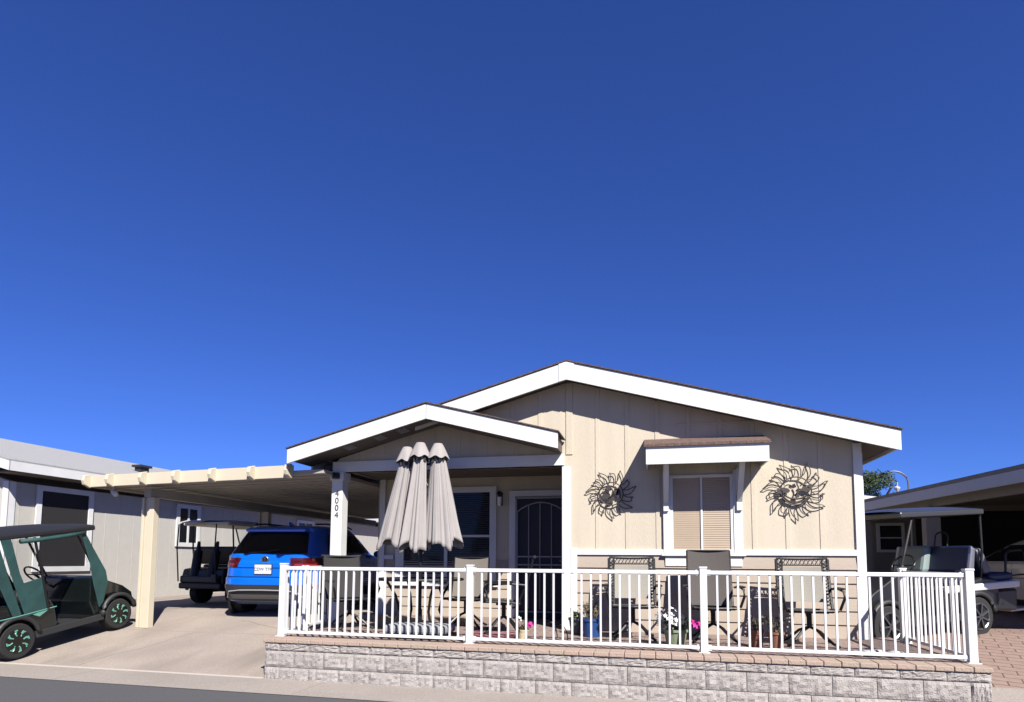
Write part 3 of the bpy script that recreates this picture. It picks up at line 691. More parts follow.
def make_suv():
    t = thing('parked_suv', 'bright blue SUV with dark rear glass parked under the carport', 'car', (-6.66, 9.28, .44), R(6), rotx=R(1))
    c = Car([(.24, .25, 4.3, .80), (.30, .12, 4.42, .88), (.42, .03, 4.48, .915), (.60, .0, 4.5, .92), (.70, .01, 4.49, .92), (.735, .045, 4.47, .92), (.98, .075, 4.38, .915), (1.02, .11, 4.2, .91), (1.10, .12, 3.35, .90), (1.14, .17, 3.28, .885), (1.55, .50, 2.62, .72), (1.60, .46, 2.5, .70), (1.63, .50, 2.4, .68), (1.66, .75, 2.2, .60), (1.672, 1.0, 1.9, .4)])
    c.body().build('body', 'carblue', t, world=False, smooth=False, bevel=0)
    o = [x for x in t.children][0] if t.children else None
    c.rear(-.71, .71, 1.145, 1.53, .01, sx0=-.60, sx1=.60).build('rear_window', 'glass', t, world=False)
    c.rear(-.885, .885, .245, .60, .012, 30, 5).build('rear_bumper', 'plastic', t, world=False)
    c.rear(-.60, .60, .35, .43, .03, 20, 2).build('skid_plate', 'grey', t, world=False)
    b = MB(); b.tube([c.rear_pt(x, z, .04) for x, z in [(-.72, .36), (-.62, .48), (-.4, .505), (0, .51), (.4, .505), (.62, .48), (.72, .36)]], .011); b.build('bumper_trim', 'silver', t, world=False)
    for s in (-1, 1):
        b = c.rear(min(s*.50, s*.90), max(s*.50, s*.90), .90, 1.07, .014, 16, 4, sx0=min(s*.46, s*.89), sx1=max(s*.46, s*.89)); tl = b.build('tail_light', 'tail', t, world=False)
        b = c.rear(min(s*.56, s*.84), max(s*.56, s*.84), .935, .965, .020, 12, 1); b.build('lamp_strip', 'tail2', tl, world=False)
        b = c.rear(min(s*.74, s*.885), max(s*.74, s*.885), .52, .60, .02, 8, 2); b.build('reflector', 'tail', t, world=False)
        c.side((.75, 3.1), (1.15, 1.50), s, .006, top=(1.0, 2.75)).build('side_window', 'glass', t, world=False)
        c.side((.12, 4.3), (.30, .46), s, .012, ny=30).build('sill_cladding', 'plastic', t, world=False)
        b = MB(); b.tube([(s*.60, .8, 1.69), (s*.62, 1.2, 1.71), (s*.62, 2.1, 1.70), (s*.60, 2.5, 1.65)], .018); b.build('roof_rail', 'black', t, world=False)
        b = MB(); b.ball((s*1.0, 3.05, 1.12), .1, 2, (1, .6, .75)); b.build('wing_mirror', 'carblue', t, world=False, smooth=True)
        for y in (.88, 3.6):
            b = MB(); b.cyl((s*.87, y, .36), (s*.924, y, .36), .42, n=32); b.build('wheel_arch', 'plastic', t, world=False)
            wheel(t, s*.83, y, .35, .22, s)
    b = MB(); 
    rows = [c.rear_pt(x, .735, .012) for x in [-.86+1.72*k/20 for k in range(21)]]; b.tube(rows, .006, 5); rows = [c.rear_pt(x, .895, .004) for x in [-.5+1.0*k/14 for k in range(15)]]; b.tube(rows, .006, 5)
    b.build('hatch_seam', 'black', t, world=False)
    # plate
    y = .075
    b = MB(); b.box((-.155, y-.045, .79), (.155, y-.02, .95)); p = b.build('number_plate', 'plate', t, world=False)
    b = MB(); b.box((-.165, y-.04, .78), (.165, y-.018, .96)); b.build('plate_frame', 'plastic', p, world=False)
    me = text_mesh('CDW T7P', .075, .002, 'pt'); me.transform(Matrix.Translation((0, y-.047, .868)) @ Matrix.Rotation(R(90), 4, 'X')); me.materials.append(M['ink'])
    o = bpy.data.objects.new('plate_text', me); COL.objects.link(o); o.parent = p
    # emblem : ring with a V above a W
    yy = .12-.035; z = 1.03; r = .065; b = MB(); n = 24
    b.tube([(r*math.cos(2*math.pi*k/n), yy, z+r*math.sin(2*math.pi*k/n)) for k in range(n)], .008, 5, closed=True)
    b.tube([(-.028, yy, z+.055), (0, yy, z+.008), (.028, yy, z+.055)], .006, 5)
    b.tube([(-.055, yy, z+.02), (-.025, yy, z-.052), (0, yy, z-.008), (.025, yy, z-.052), (.055, yy, z+.02)], .006, 5)
    b.build('emblem', 'grey', t, world=False)
    b = MB(); b.cyl((0, yy+.005, z), (0, yy+.04, z), r, n=24); b.build('emblem_disc', 'black', t, world=False)
    b = MB(); b.prism([(-.012, .95, 1.67), (-.012, 1.15, 1.67), (-.012, .97, 1.74), (-.012, .93, 1.74)], (.024, 0, 0)); b.build('roof_antenna', 'carblue', t, world=False)
    b = MB(); b.box((-.58, .42, 1.54), (.58, .60, 1.60)); b.build('spoiler', 'carblue', t, world=False, bevel=.02)
    b = MB(); b.tube([(-.35, .14, 1.16), (0, .15, 1.18), (.2, .20, 1.22)], .008); b.build('rear_wiper', 'black', t, world=False)
make_suv()

def make_white_car():
    t = thing('parked_car', 'white car with dark side windows parked deep in the shade of the right carport', 'car', (7.75, 11.6, .5), R(4))
    c = Car([(.22, .2, 4.3, .80), (.32, .05, 4.5, .88), (.60, 0, 4.55, .90), (.90, .05, 4.45, .90), (.98, .12, 3.6, .89), (1.03, .3, 3.45, .87), (1.38, .85, 2.5, .68), (1.46, 1.2, 2.2, .58), (1.48, 1.4, 2.0, .4)])
    c.body().build('body', 'carwhite', t, world=False)
    for s in (-1, 1):
        c.side((.75, 3.0), (1.04, 1.36), s, .006, top=(1.1, 2.42)).build('side_window', 'glass', t, world=False)
        c.side((.12, 4.3), (.22, .32), s, .012, ny=30).build('sill_cladding', 'plastic', t, world=False)
        b = MB(); b.ball((s*.98, 2.95, 1.05), .1, 2, (1, .6, .75)); b.build('wing_mirror', 'carwhite', t, world=False, smooth=True)
        b = MB(); b.tube([c.side_pt(y, .72, s, .004) for y in (.9, 1.6, 2.9, 3.3)], .006, 5); b.tube([c.side_pt(1.95, z, s, .004) for z in (.4, .6, .8, 1.0)], .005, 5); b.build('door_seam', 'plastic', t, world=False)
        for y in (.85, 3.55):
            b = MB(); b.cyl((s*.85, y, .34), (s*.905, y, .34), .39, n=32); b.build('wheel_arch', 'plastic', t, world=False)
            wheel(t, s*.81, y, .32, .22, s)
    c.rear(-.62, .62, 1.04, 1.36, .01, sx0=-.5, sx1=.5).build('rear_window', 'glass', t, world=False)
    for s in (-1, 1): c.rear(min(s*.5, s*.86), max(s*.5, s*.86), .75, .9, .014, 14, 4).build('tail_light', 'tail', t, world=False)
make_white_car()

# ------------------------------------------------------------------ golf carts
CG = 'golf carts parked round the house'
def golf_cart(label, loc, rz, rx, body, roof, seat, wheel_r=.25, style='rim', ext=0.0, rimcol=None, back=None):
    t = thing('golf_cart', label, 'golf cart', loc, rz, CG, rx)
    W = .55; r = wheel_r; z0 = r-.25
    def P_(m, pts, x0, x1, name, bevel=.03):
        b = MB(); b.prism([(x0, y, z+z0) for y, z in pts], (x1-x0, 0, 0)); return b.build(name, m, t, world=False, bevel=bevel)
    arch = lambda yc, rad, a0, a1, n=8: [(yc+rad*math.cos(R(a0+(a1-a0)*k/n)), .27+rad*math.sin(R(a0+(a1-a0)*k/n))) for k in range(n+1)]
    P_(body, [(.0, .36)]+[(-.02, .62), (.02, .76), (.30, .80), (.55, .74), (1.02, .74), (1.08, .62), (1.10, .26)]+[(.85, .26)]+arch(.48, .30, 10, 170)+[(.12, .34)], -W, W, 'body')
    P_('plastic', [(1.08, .22), (1.08, .30), (1.80, .30), (1.80, .22)], -W, W, 'floor')
    P_('plastic', [(.75, .22), (.75, .32), (1.85, .32), (1.85, .22)], W-.02, W+.03, 'rocker_panel', .01); P_('plastic', [(.75, .22), (.75, .32), (1.85, .32), (1.85, .22)], -W-.03, -W+.02, 'rocker_panel', .01)
    P_(body, [(1.74, .26), (1.66, .55), (1.72, .93), (1.80, .96), (1.98, .86), (2.30, .70), (2.46, .56), (2.48, .42), (2.44, .34)]+arch(2.13, .29, 8, 172)+[(1.82, .26)], -W+.03, W-.03, 'front_cowl')
    b = MB(); b.box((-W, 2.42, .30+z0), (W, 2.52, .42+z0)); b.build('front_bumper', 'plastic', t, world=False, bevel=.03)
    b = MB(); b.box((-W, -.10, .34+z0), (W, .02, .47+z0)); b.build('rear_bumper', 'plastic', t, world=False, bevel=.03)
    for s in (-1, 1):
        for y in (.48, 2.13):
            n = 14; b = MB(); b.tube([(s*(W+.03), y+.31*math.cos(math.pi*(k/n)*.94+.1), .27+z0+.31*math.sin(math.pi*(k/n)*.94+.1)) for k in range(n+1)], .035, 6); b.build('fender_flare', 'plastic', t, world=False, smooth=True)
            wheel(t, s*(W-.07), y, r, .2, s, style)
    b = MB(); b.box((-.52, .52, .74+z0), (.52, 1.06, .86+z0)); b.build('seat', seat, t, world=False, bevel=.04)
    b = MB(); b.prism([(-.52, .42, .86+z0), (-.52, .34, 1.24+z0), (-.52, .42, 1.27+z0), (-.52, .53, .88+z0)], (1.04, 0, 0)); b.build('backrest', seat, t, world=False, bevel=.035)
    zt = 1.76+z0
    b = MB(); y0 = .02-ext; y1 = 1.80
    rows = []
    for i in range(9):
        yy = lerp(y0, y1, i/8); e = abs(i/8*2-1)**4
        rows.append([(lerp(-.6, .6, k/8), yy, zt+.075*(1-abs(k/4-1)**3)*(1-.6*e)+.02) for k in range(9)])
    b.grid(rows)
    b.box((-.61, y0, zt-.055), (.61, y1, zt+.022)); b.build('canopy', roof, t, world=False, bevel=.02)
    for s in (-1, 1):
        b = MB(); b.tube([(s*.52, .30, .76+z0), (s*.55, .26, 1.2+z0), (s*.54, .22, zt)], .018); b.build('canopy_strut', 'black', t, world=False)
        b = MB(); b.tube([(s*.52, 1.83, .90+z0), (s*.54, 1.72, 1.2+z0), (s*.54, 1.50, zt)], .018); b.build('canopy_strut', 'black', t, world=False)
    b = MB(); b.prism([(-.50, 1.81, .94+z0), (.50, 1.81, .94+z0), (.50, 1.51, zt-.03), (-.50, 1.51, zt-.03)], (0, -.006, 0)); b.build('windshield', 'clear', t, world=False)
    n = 20; cc = Vector((-.25, 1.42, 1.03+z0)); b = MB()
    b.tube([cc+Vector((.17*math.cos(2*math.pi*k/n), -.09*math.sin(2*math.pi*k/n), .14*math.sin(2*math.pi*k/n))) for k in range(n)], .014, 6, closed=True)
    b.tube([cc+Vector((-.16, 0, 0)), cc+Vector((.16, 0, 0))], .01); b.tube([cc, (-.25, 1.72, .75+z0)], .018); b.build('steering_wheel', 'black', t, world=False)
    return t, z0
# left cart with green enclosure
t, z0 = golf_cart('black golf cart with green canvas side curtains and teal accented wheels at the left edge', (-9.42, 6.42, -.02), R(-1), R(8.9), 'cartblack', 'roofblack', 'seatblack', .25, 'teal', ext=.95)
X = .585
def panel(pts, m, name, x=X, th=.018):
    b = MB(); b.prism([(x, y, z) for y, z in pts], (th, 0, 0)); return b.build(name, m, t, world=False, bevel=.006)
panel([(1.60, 1.74), (1.74, 1.42), (1.93, 1.02), (1.95, .82), (1.84, .52), (1.76, .44), (1.70, .80), (1.66, 1.2), (1.55, 1.74)], 'canvas', 'side_curtain')
panel([(.36, 1.72), (.50, 1.72), (.58, 1.2), (.62, 1.06), (.90, 1.10), (.93, .62), (.60, .57), (.48, 1.1)], 'canvas', 'side_curtain')
panel([(.16, 1.72), (.34, 1.72), (.46, 1.1), (.58, .57), (.46, .58), (.30, 1.1)], 'canvas', 'side_curtain', X-.03)
panel([(-.9, 1.72), (.14, 1.72), (.28, 1.15), (-.9, 1.05)], 'clear', 'curtain_window', X-.03, .006)
panel([(.52, 1.68), (.80, 1.68), (.86, 1.10), (.62, 1.08), (.55, 1.22)], 'clear', 'curtain_window', X, .006)
b = MB(); b.tube([(X+.02, .62, 1.665), (X+.03, .9, 1.655), (X+.03, 1.3, 1.665), (X+.02, 1.60, 1.68)], lambda t_: .036+.006*math.sin(t_*17), 8); b.build('rolled_curtain', 'canvas', t, world=False, smooth=True)
b = MB(); b.tube([(X+.02, .82, 1.70), (X+.02, .88, 1.2), (X+.02, .93, .62)], .018); b.build('curtain_pole', 'black', t, world=False)
b = MB(); b.tube([(X+.015, -.3, .60), (X+.015, .5, .60), (X+.015, 1.06, .62)], .008); b.prism([(X+.0, .66, .60), (X+.0, .94, .60), (X, .80, .53)], (.012, 0, 0)); b.build('body_stripe', 'teal', t, world=False)
b = MB(); b.prism([(-.5, -.1, .6), (-.5, -.75, .6), (-.5, -.8, .45), (-.5, -.1, .3)], (1.0, 0, 0)); b.build('rear_deck', 'cartblack', t, world=False, bevel=.03)
b = MB(); b.prism([(-.5, .05, .8), (-.5, .0, 1.15), (-.5, .14, 1.18), (-.5, .22, .8)], (1.0, 0, 0)); b.build('rear_backrest', 'seatblack', t, world=False, bevel=.03)
b = MB(); b.box((-.5, 1.55, .28), (.5, 2.0, .32)); b.tube([(.45, .62, .88), (.5, .75, 1.0), (.5, 1.1, .96)], .015); b.build('arm_rest', 'black', t, world=False)
panel([(.50, .80), (.62, 1.70), (1.0, 1.70), (1.30, .95), (1.45, .60), (.6, .6)], 'slingdark', 'far_curtain', -.585)
# cart under the carport
t, z0 = golf_cart('dark golf cart with a cream canopy parked beyond the blue SUV, seen from behind', (-9.42, 11.1, .5), R(-4), 0, 'cartgrey', 'roofcream', 'seatblack', .25)
for s in (-.5, .5):
    b = MB(); b.tube([(s, -.15, .5), (s, -.22, 1.2), (s, -.2, 1.72)], .014); b.build('bag_rack', 'black', t, world=False)
for s in (-.22, .22):
    b = MB(); b.cyl((s, 0, .55), (s*1.1, .10, 1.16), .10, .09); b.cyl((s*1.1, .10, 1.16), (s*1.15, .12, 1.36), .05, .03); b.build('golf_bag', 'black', t, world=False)
b = MB(); b.box((-.5, -.12, .47), (.5, .12, .62)); b.build('bag_well', 'cartgrey', t, world=False, bevel=.03)
b = MB(); b.box((.34, -.13, .48), (.5, -.09, .66)); b.build('side_marker', 'plastic', t, world=False, bevel=.02)
b = MB(); b.prism([(-.52, -.2, 1.74), (.0, -.2, 1.74), (.0, .02, 1.80), (-.52, .02, 1.80)], (0, 0, .02)); b.build('rain_visor', 'roofcream', t, world=False)
# right cart
t, z0 = golf_cart('golf cart with rear facing navy seat and silver canopy, parked beside the patio', (4.66, 10.68, .49), R(120), R(-3.5), 'cartgrey', 'roofgrey', 'seatnavy', .28, ext=-.2)
b = MB(); b.prism([(-.50, .05, .86), (-.50, .22, 1.24), (-.50, .32, 1.22), (-.50, .2, .86)], (1.0, 0, 0)); b.build('rear_backrest', 'seatnavy', t, world=False, bevel=.04)
for x0, x1 in ((-.515, -.3), (.3, .515)):
    b = MB(); b.prism([(x0, .03, .88), (x0, .20, 1.25), (x0, .33, 1.23), (x0, .2, .88)], (x1-x0, 0, 0)); b.build('backrest_panel', 'seatslate', t, world=False, bevel=.04)
b = MB(); b.prism([(.06, .52, .90), (.06, .42, 1.29), (.06, .56, 1.31), (.06, .68, .90)], (.46, 0, 0)); sc_ = b.build('seat_cover', 'seatgrey', t, world=False, bevel=.05)
b = MB()
for k in range(6): b.tube([(.12+.06*k, .40+.0, 1.26), (.12+.06*k, .50, .92)], .006, 5)
b.build('seam', 'slingdark', sc_, world=False)
b = MB(); b.prism([(.50, .50, .90), (.50, .40, 1.28), (.50, .57, 1.30), (.50, .69, .90)], (.05, 0, 0)); b.build('cover_edge', 'white', sc_, world=False, bevel=.015)
for x0 in (-.525, .25):
    b = MB(); b.prism([(x0, .415, .87), (x0, .335, 1.25), (x0, .42, 1.28), (x0, .535, .89)], (.22, 0, 0)); b.build('backrest_panel', 'seatslate', t, world=False, bevel=.03)
b = MB(); b.box((-.50, -.40, .74), (.50, .08, .86)); b.build('rear_seat', 'seatnavy', t, world=False, bevel=.04)
b = MB(); b.box((-.57, -.42, .64), (.57, 1.06, .74)); b.build('side_rim', 'white', t, world=False, bevel=.02)
b = MB(); b.prism([(-.55, -.35, .30), (-.55, -.38, .62), (-.55, .1, .62), (-.55, .1, .34)], (1.1, 0, 0)); b.build('rear_body', 'cartgrey', t, world=False, bevel=.03)
b = MB(); b.box((-.45, -.82, .27), (.45, -.36, .31)); b.build('foot_platform', 'silver', t, world=False, bevel=.01)
for s in (-.42, .42):
    b = MB(); b.tube([(s, -.35, .78), (s, -.40, 1.12), (s, -.48, 1.17), (s, -.72, 1.17), (s, -.80, 1.12), (s, -.80, .3)], .017); b.tube([(s, -.35, .80), (s, -.8, .80)], .013); b.build('grab_bar', 'black', t, world=False)
b = MB(); n = 10; b.tube([(-.1, .36, 1.2)]+[(.0+.1*math.cos(math.pi-math.pi*k/n), .30, 1.42+.08*math.sin(math.pi*k/n)) for k in range(n+1)]+[(.1, .36, 1.2)], .012); b.build('bag_hoop', 'black', t, world=False)

# ------------------------------------------------------------------ patio furniture
ZP = .503
def chair(label, loc, rz, kind, group='sling patio chairs on the raised patio'):
    t = thing('patio_chair', label, 'chair', loc, rz, group)      # faces local -y
    def W_(b, name, m, **k): return b.build(name, m, t, world=False, **k)
    hi = 1.14 if kind == 'high' else 1.03
    fm = 'black'; sm = {'high': 'sling', 'lattice': 'slinglight', 'dark': 'slingdark', 'tan': 'slingtan'}[kind]
    w = .27
    def bp(z): # back curve
        s = (z-.42)/(hi-.42); return .20+.20*s+.03*math.sin(s*3.1)
    zs = [.42+(hi-.42)*k/8 for k in range(9)]
    if kind == 'lattice':
        for s in (-1, 1):
            b = MB()
            b.tube([(s*.30, bp(z), z) for z in zs], .019); b.tube([(s*.235, bp(z), z) for z in zs], .013)
            for k in range(13):
                z = .45+k*.042; q_ = .47+k*.042
                b.tube([(s*.235, bp(z), z), (s*.30, bp(q_+.02), q_+.02)], .010, 5); b.tube([(s*.30, bp(z), z), (s*.235, bp(q_+.02), q_+.02)], .010, 5)
            W_(b, 'back_frame', fm)
        b = MB(); b.tube([(x/10*.30, bp(hi)+.0, hi+.012*abs(x/10)**2) for x in range(-10, 11)], .015); b.tube([(x/10*.30, bp(hi-.07), hi-.075) for x in range(-10, 11)], .010)
        for k in range(12):
            x = -.28+k*.048; b.tube([(x, bp(hi-.07), hi-.075), (x+.045, bp(hi), hi)], .006, 5); b.tube([(x+.045, bp(hi-.07), hi-.075), (x, bp(hi), hi)], .006, 5)
        W_(b, 'top_lattice', fm)
        b = MB(); b.grid([[(x*.23, bp(z)-.006+.02*(1-x*x), z) for x in (-1, -.5, 0, .5, 1)] for z in [.50+(hi-.6)*k/8 for k in range(9)]]); 
        o = W_(b, 'back_sling', sm, smooth=True)
    else:
        b = MB()
        for s in (-1, 1): b.tube([(s*w, bp(z), z) for z in zs], .015)
        if kind == 'dark': b.tube([(x/8*(w+.03), bp(hi)+.02, hi+.012*abs(x/8)**2) for x in range(-8, 9)], .022)
        b.tube([(-w, bp(hi), hi), (w, bp(hi), hi)], .012); b.tube([(-w, bp(.43), .43), (w, bp(.43), .43)], .012); W_(b, 'back_frame', fm)
        b = MB(); b.grid([[(x*(w-.004), bp(z)-.012+.03*(1-x*x), z) for x in (-1, -.5, 0, .5, 1)] for z in zs]); W_(b, 'back_sling', sm, smooth=True)
    # seat
    b = MB(); b.grid([[(x*.25, y, .44-.02*math.sin((y+.28)*3)-.025*(1-x*x)) for x in (-1, -.5, 0, .5, 1)] for y in (-.28, -.15, 0, .12, .22)]); o = W_(b, 'seat', sm, smooth=True)
    b = MB()
    for s in (-1, 1): b.tube([(s*.26, -.29, .43), (s*.26, 0, .43), (s*.26, .22, .41)], .014)
    b.tube([(-.26, -.29, .43), (0, -.31, .425), (.26, -.29, .43)], .016); b.tube([(-.26, .22, .41), (.26, .22, .41)], .014); W_(b, 'seat_frame', fm)
    for s in (-1, 1):
        b = MB(); b.tube([(s*.31, .30, .66), (s*.33, .05, .68), (s*.33, -.22, .66), (s*.33, -.29, .58), (s*.29, -.24, .44)], .016); b.box((s*.33-.028, -.22, .675), (s*.33+.028, .12, .695)); W_(b, 'arm', fm)
    b = MB(); b.cyl((0, 0, .20), (0, 0, .40), .03); b.box((-.2, -.1, .385), (.2, .1, .41)); b.tube([(-.26, -.05, .40), (.26, -.05, .40)], .013); b.tube([(0, .12, .33), (0, .24, .40)], .014)
    W_(b, 'swivel', fm)
    for s in (-1, 1):
        for q_ in (-1, 1):
            b = MB(); b.tube([(0, 0, .22), (s*.10, q_*.09, .17), (s*.21, q_*.19, .05), (s*.27, q_*.25, .014)], .017); W_(b, 'leg', fm)
    return t
chair('lattice framed chair with pale sling, beside the blue pot below the left wall sun', (-.26, 7.98, ZP), R(4), 'lattice')
chair('plain high backed grey sling chair in front of the window', (.73, 8.0, ZP), R(2), 'high')
chair('lattice framed chair with pale sling, nearest the right end of the house', (1.83, 7.95, ZP), R(-3), 'lattice')
chair('dark sling chair with a flared top rail beside the white porch post', (-4.28, 8.0, ZP), R(48), 'dark')
chair('tan sling chair behind the table, right of the folded umbrella', (-2.72, 8.62, ZP), R(5), 'tan')
chair('dark sling chair turned side-on between the table and the porch door', (-2.02, 8.15, ZP), R(-78), 'dark')

# table
t = thing('patio_table', 'round glass topped black metal patio table under the folded umbrella', 'table', (-3.2, 8.0, ZP))
b = MB(); b.lathe([(.58, .715), (.60, .722), (.58, .73)], (0, 0, 0), 40); b.build('table_top', 'glass', t, world=False)
b = MB(); n = 40; b.tube([(.60*math.cos(2*math.pi*k/n), .60*math.sin(2*math.pi*k/n), .72) for k in range(n)], .018, 6, closed=True); b.build('rim', 'black', t, world=False)
for k in range(4):
    a = R(45+90*k); c, s = math.cos(a), math.sin(a)
    b = MB(); b.tube([(c*.5, s*.5, .71), (c*.36, s*.36, .5), (c*.30, s*.30, .28), (c*.42, s*.42, .015)], .02); b.build('leg', 'black', t, world=False)
# umbrella
t = thing('patio_umbrella', 'folded grey-taupe umbrella with three hanging canopies standing through the table', 'umbrella', (-3.2, 8.0, ZP))
b = MB(); b.cyl((0, 0, .06), (0, 0, 2.60), .024); b.cyl((0, 0, .0), (0, 0, .07), .24, .22, n=24); b.cyl((0, 0, .07), (0, 0, .3), .035); b.build('pole', 'black', t, world=False)
b = MB(); b.tube([(-.24, 0, 2.34), (.24, 0, 2.36)], .018); b.tube([(-.17, 0, 1.9), (0, 0, 2.2), (.17, 0, 1.9)], .014); b.build('cross_arm', 'black', t, world=False)
def canopy(tx, ty, tz, bx_, by_, bz, R1, seed, n=6):
    rnd = random.Random(seed); ph = rnd.uniform(0, 6); N = 160; rows = []
    f1, f2, p1, p2 = rnd.uniform(0, 6), rnd.uniform(0, 6), rnd.uniform(0, 6), rnd.uniform(0, 6)
    for i in range(25):
        s = i/24; row = []
        for k in range(N):
            a = 2*math.pi*k/N
            wv = .6*math.sin(n*a+ph+.9*s*math.sin(a+seed))+.45*math.sin((n-2)*a+f1+.6*s)+.25*math.sin((2*n+1)*a+f2)+.16*math.sin(19*a+f1+1.5*s)+.10*math.sin(29*a+p1); am = 1+.4*math.sin(a+p1)
            rr_ = (.085+(R1-.085)*(s**1.0))*(1+(.10+.13*s)*wv*am)
            zz = tz+(bz-tz)*s - (.045*math.sin(3*a+p2) + .035*math.sin(5*a+ph) + .02*wv)*(s**4)
            row.append((lerp(tx, bx_, s)+rr_*math.cos(a), lerp(ty, by_, s)+rr_*.8*math.sin(a), zz))
        rows.append(row)
    b = MB(); b.grid(rows, wrap=True); c = b.build('canopy', 'fabric', t, world=False, smooth=True)
    sol = c.modifiers.new('s', 'SOLIDIFY'); sol.thickness = .003
    b = MB(); rows = []
    for i in range(9):
        s = i/8
        rows.append([(tx+(.06+.10*s**.9)*(1+.08*s*math.cos(n*a+ph))*math.cos(a), ty+(.06+.10*s**.9)*(1+.10*s*math.cos(n*a+ph))*math.sin(a), tz+.135-.21*s-.02*s*s*math.cos(n*a+ph)+(0 if i else -.0)) for a in [2*math.pi*k/48 for k in range(48)]])
    b.grid(rows, wrap=True); b.face([Vector(p) for p in rows[0]]); cap = b.build('vent_cap', 'fabric', c, world=False, smooth=True)
    b = MB(); b.cyl((tx, ty, tz-.07), (tx, ty, tz+.0), .075, .07, n=16)
    for k in range(8):
        a = 2*math.pi*k/8+.3; b.box((tx+.10*math.cos(a)-.015, ty+.10*math.sin(a)-.015, tz-.14), (tx+.10*math.cos(a)+.015, ty+.10*math.sin(a)+.015, tz-.06))
    b.build('cap_gap_ribs', 'umbdark', c, world=False)  # hub and rib ends, coloured dark so the gap below the cap looks shaded
TZ = 2.49
canopy(-.245, .02, TZ-.01, -.43, -.02, 1.20, .205, 1); canopy(.235, .0, TZ+.02, .33, -.02, 1.20, .24, 2); canopy(-.01, -.06, TZ+.03, -.07, -.14, 1.14, .19, 3)

# cushion, rug
t = thing('floor_cushion', 'pale grey seat cushion lying on a dark base behind the railing left of centre', 'cushion', (-2.95, 7.32, ZP))
b = MB(); b.box((-.42, -.16, .055), (.42, .30, .16)); b.build('cushion', 'cushion', t, world=False, bevel=.035)
b = MB(); b.box((-.44, -.18, 0), (.44, .27, .054)); b.build('base', 'black', t, world=False, bevel=.01)
b = MB(); b.box((-2.42, 7.25, ZP), (-1.68, 8.15, ZP+.012)); tag(b.build('door_mat', 'rug', bevel=.004), 'maroon and cream patterned mat on the pavers in front of the porch door', 'mat')

# pots and plants
def pot_prof(r, h): return [(r*.72, 0), (r*.95, h*.85), (r*1.05, h*.86), (r*1.05, h), (r*.9, h), (r*.88, h*.9)]
def potted(label, loc, r, h, pm, nl, leafm, lr, lh, flowers=()):
    t = thing('potted_plant', label, 'plant', loc, 0, 'potted plants on the patio')
    b = MB(); b.lathe(pot_prof(r, h), (0, 0, 0), 22); b.build('pot', pm, t, world=False)
    rnd = random.Random(int(loc[0]*100)); b = MB()
    for _ in range(nl):
        a = rnd.uniform(0, 6.28); d = rnd.uniform(.2, 1)*lr; hh = rnd.uniform(.3, 1)*lh
        p0 = Vector((r*.4*math.cos(a), r*.4*math.sin(a), h*.9)); p1 = Vector((d*math.cos(a), d*math.sin(a), h+hh))
        b.tube([p0, (p0+p1)/2+Vector((0, 0, .02)), p1], .0035, 4)
        for _k in range(4):
            c = p0.lerp(p1, rnd.uniform(.4, 1)); v = Vector((rnd.gauss(0, 1), rnd.gauss(0, 1), rnd.gauss(0, .6))).normalized()*.045; w_ = v.cross(Vector((rnd.gauss(0, 1), rnd.gauss(0, 1), rnd.gauss(0, 1)))).normalized()*.016
            b.face([c, c+v*.5+w_, c+v, c+v*.5-w_])
    b.build('foliage', leafm, t, world=False)
    for (fm, nf, cx_, cy_, cz_, rad) in flowers:
        b = MB()
        for _ in range(nf):
            v = Vector((rnd.gauss(0, 1), rnd.gauss(0, 1), abs(rnd.gauss(0, 1))*.9)).normalized(); c = Vector((cx_, cy_, cz_))+v*rad*rnd.uniform(.6, 1)
            for k in range(5):
                a = 2*math.pi*k/5; u1 = v.orthogonal().normalized(); u2 = v.cross(u1); d = (u1*math.cos(a)+u2*math.sin(a))*.032; e = (u1*math.cos(a+.9)+u2*math.sin(a+.9))*.020; f = (u1*math.cos(a-.9)+u2*math.sin(a-.9))*.020
                b.face([c, c+e, c+d+v*.01, c+f])
        b.build('flowers', fm, t, world=False)
potted('glossy blue pot of dry twiggy foliage at the left foot of the lattice chair', (-.80, 8.05, ZP), .14, .24, 'blue_pot', 26, 'dryleaf', .17, .24)
potted('dark grey pot with low greenery tucked against the white corner post', (-1.02, 8.25, ZP), .11, .22, 'grey_pot', 18, 'leaf', .13, .12)
potted('pale green pot overflowing with white blooms and one magenta cluster', (.25, 7.40, ZP), .14, .20, 'green_pot', 24, 'leaf', .2, .14, [('petalw', 60, -.08, -.02, .27, .19), ('petalp', 24, .21, .05, .23, .09)])
potted('small cream pot with a bright pink bloom on the pavers before the porch door', (-1.60, 7.45, ZP), .075, .13, 'cream_pot', 14, 'dryleaf', .1, .14, [('petalp', 12, .11, .0, .17, .055), ('petalw', 8, -.06, 0, .24, .04)])
potted('terracotta pot with dry leaves, nearer the wall behind the middle railing post', (1.18, 7.62, ZP), .085, .20, 'terracotta', 16, 'dryleaf', .12, .16)
potted('terracotta pot with twiggy plant at the left foot of the rightmost chair', (1.36, 7.45, ZP), .09, .20, 'terracotta', 20, 'dryleaf', .12, .2)
for i, (x, y, lab) in enumerate(((-1.30, 7.75, 'thin black wire hoop nearer the porch door'), (-1.12, 7.45, 'thin black wire hoop nearer the patio railing'))):
    b = MB(); b.tube([(x+.09*math.cos(math.pi*k/14), y, ZP+.20*math.sin(math.pi*k/14)) for k in range(15)], .007, 5); tag(b.build('wire_hoop', 'black'), lab, 'hoop', 'wire garden hoops')
rnd = random.Random(11); b = MB()
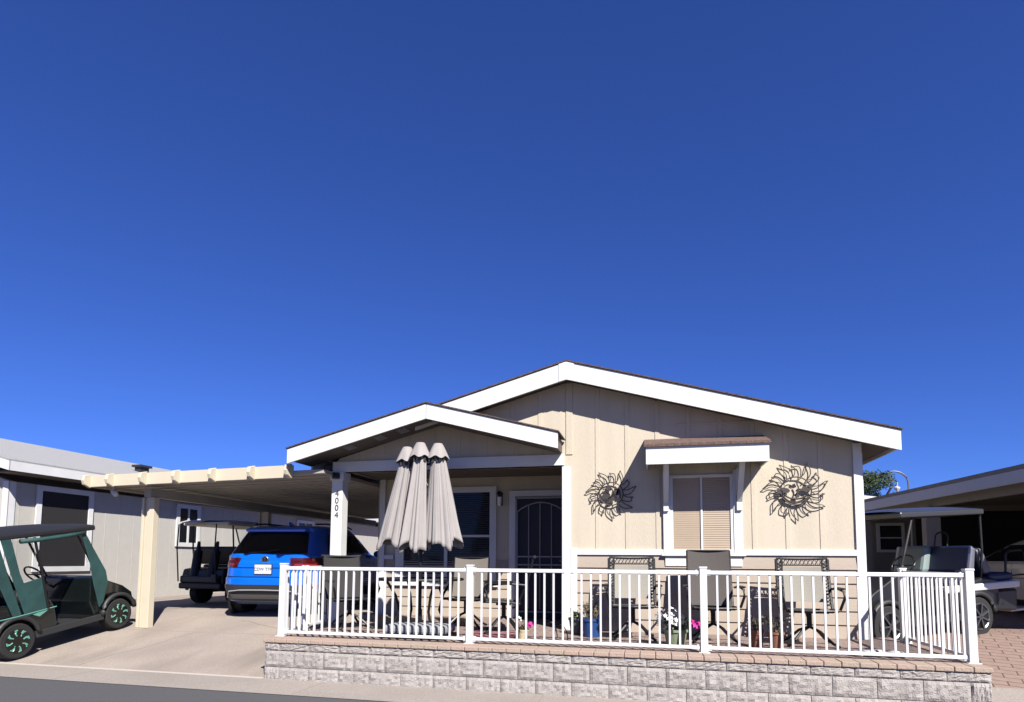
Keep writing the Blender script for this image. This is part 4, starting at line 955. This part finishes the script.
b.ball((2.28, 7.2, ZP+.03), .10, 2, (1.6, .7, .4)); b.ball((2.48, 7.18, ZP+.03), .09, 2, (1.3, .7, .45)); b.ball((2.12, 7.2, ZP+.02), .07, 2, (1.2, .7, .4))
for v in b.bm.verts: v.co += Vector((rnd.uniform(-1, 1), rnd.uniform(-1, 1), rnd.uniform(-1, 1)))*.008
M['stone'] = mat('mottled_stone', (.12, .12, .125), .8, col2=(.5, .5, .5), vscale=25)
tag(b.build('stone_ornament', 'stone'), 'low mottled grey stone ornament behind the railing near the right corner', 'ornament')

# ------------------------------------------------------------------ light, sky, camera
sd = Vector((-.75, 1, -1.07)).normalized()
sun = bpy.data.lights.new('sun', 'SUN'); sun.energy = 5.0; sun.angle = R(.5); sun.color = (1, .955, .89)
so = bpy.data.objects.new('sun', sun); COL.objects.link(so); so.rotation_euler = sd.to_track_quat('-Z', 'Y').to_euler()
W = bpy.data.worlds.new('World'); scene.world = W; W.use_nodes = True; nt = W.node_tree; bg = nt.nodes['Background']
sky = nt.nodes.new('ShaderNodeTexSky'); sky.sky_type = 'NISHITA'; sky.sun_disc = False
sky.sun_elevation = math.asin(-sd.z); sky.sun_rotation = math.atan2(-sd.x, -sd.y)
sky.altitude = 2500; sky.air_density = 1.0; sky.dust_density = 0.0; sky.ozone_density = 4.0
hs = nt.nodes.new('ShaderNodeMix'); hs.data_type = 'RGBA'; hs.blend_type = 'MULTIPLY'; hs.inputs[0].default_value = 1; hs.inputs[7].default_value = (.42, .68, 1.52, 1)
gm = nt.nodes.new('ShaderNodeGamma'); gm.inputs[1].default_value = .86; nt.links.new(sky.outputs[0], gm.inputs[0]); nt.links.new(gm.outputs[0], hs.inputs[6]); nt.links.new(hs.outputs[2], bg.inputs[0]); bg.inputs[1].default_value = .05

cam = bpy.data.cameras.new('camera'); co = bpy.data.objects.new('camera', cam); COL.objects.link(co); scene.camera = co
cam.sensor_width = 36; cam.lens = 36*600/1024; cam.clip_end = 3000; cam.clip_start = .05
cam.shift_y = (512-351)/1024
rot = Matrix.Rotation(R(13.2), 4, 'Z') @ Matrix.Rotation(math.pi/2+math.atan(48/600), 4, 'X') @ Matrix.Rotation(R(.37), 4, 'Z')
co.matrix_world = Matrix.Translation((0, 0, 1.5)) @ rot
scene.render.resolution_x = 1024; scene.render.resolution_y = 702
vs = scene.view_settings; vs.view_transform = 'Standard'; vs.look = 'None'; vs.exposure = 1.22; vs.gamma = 1
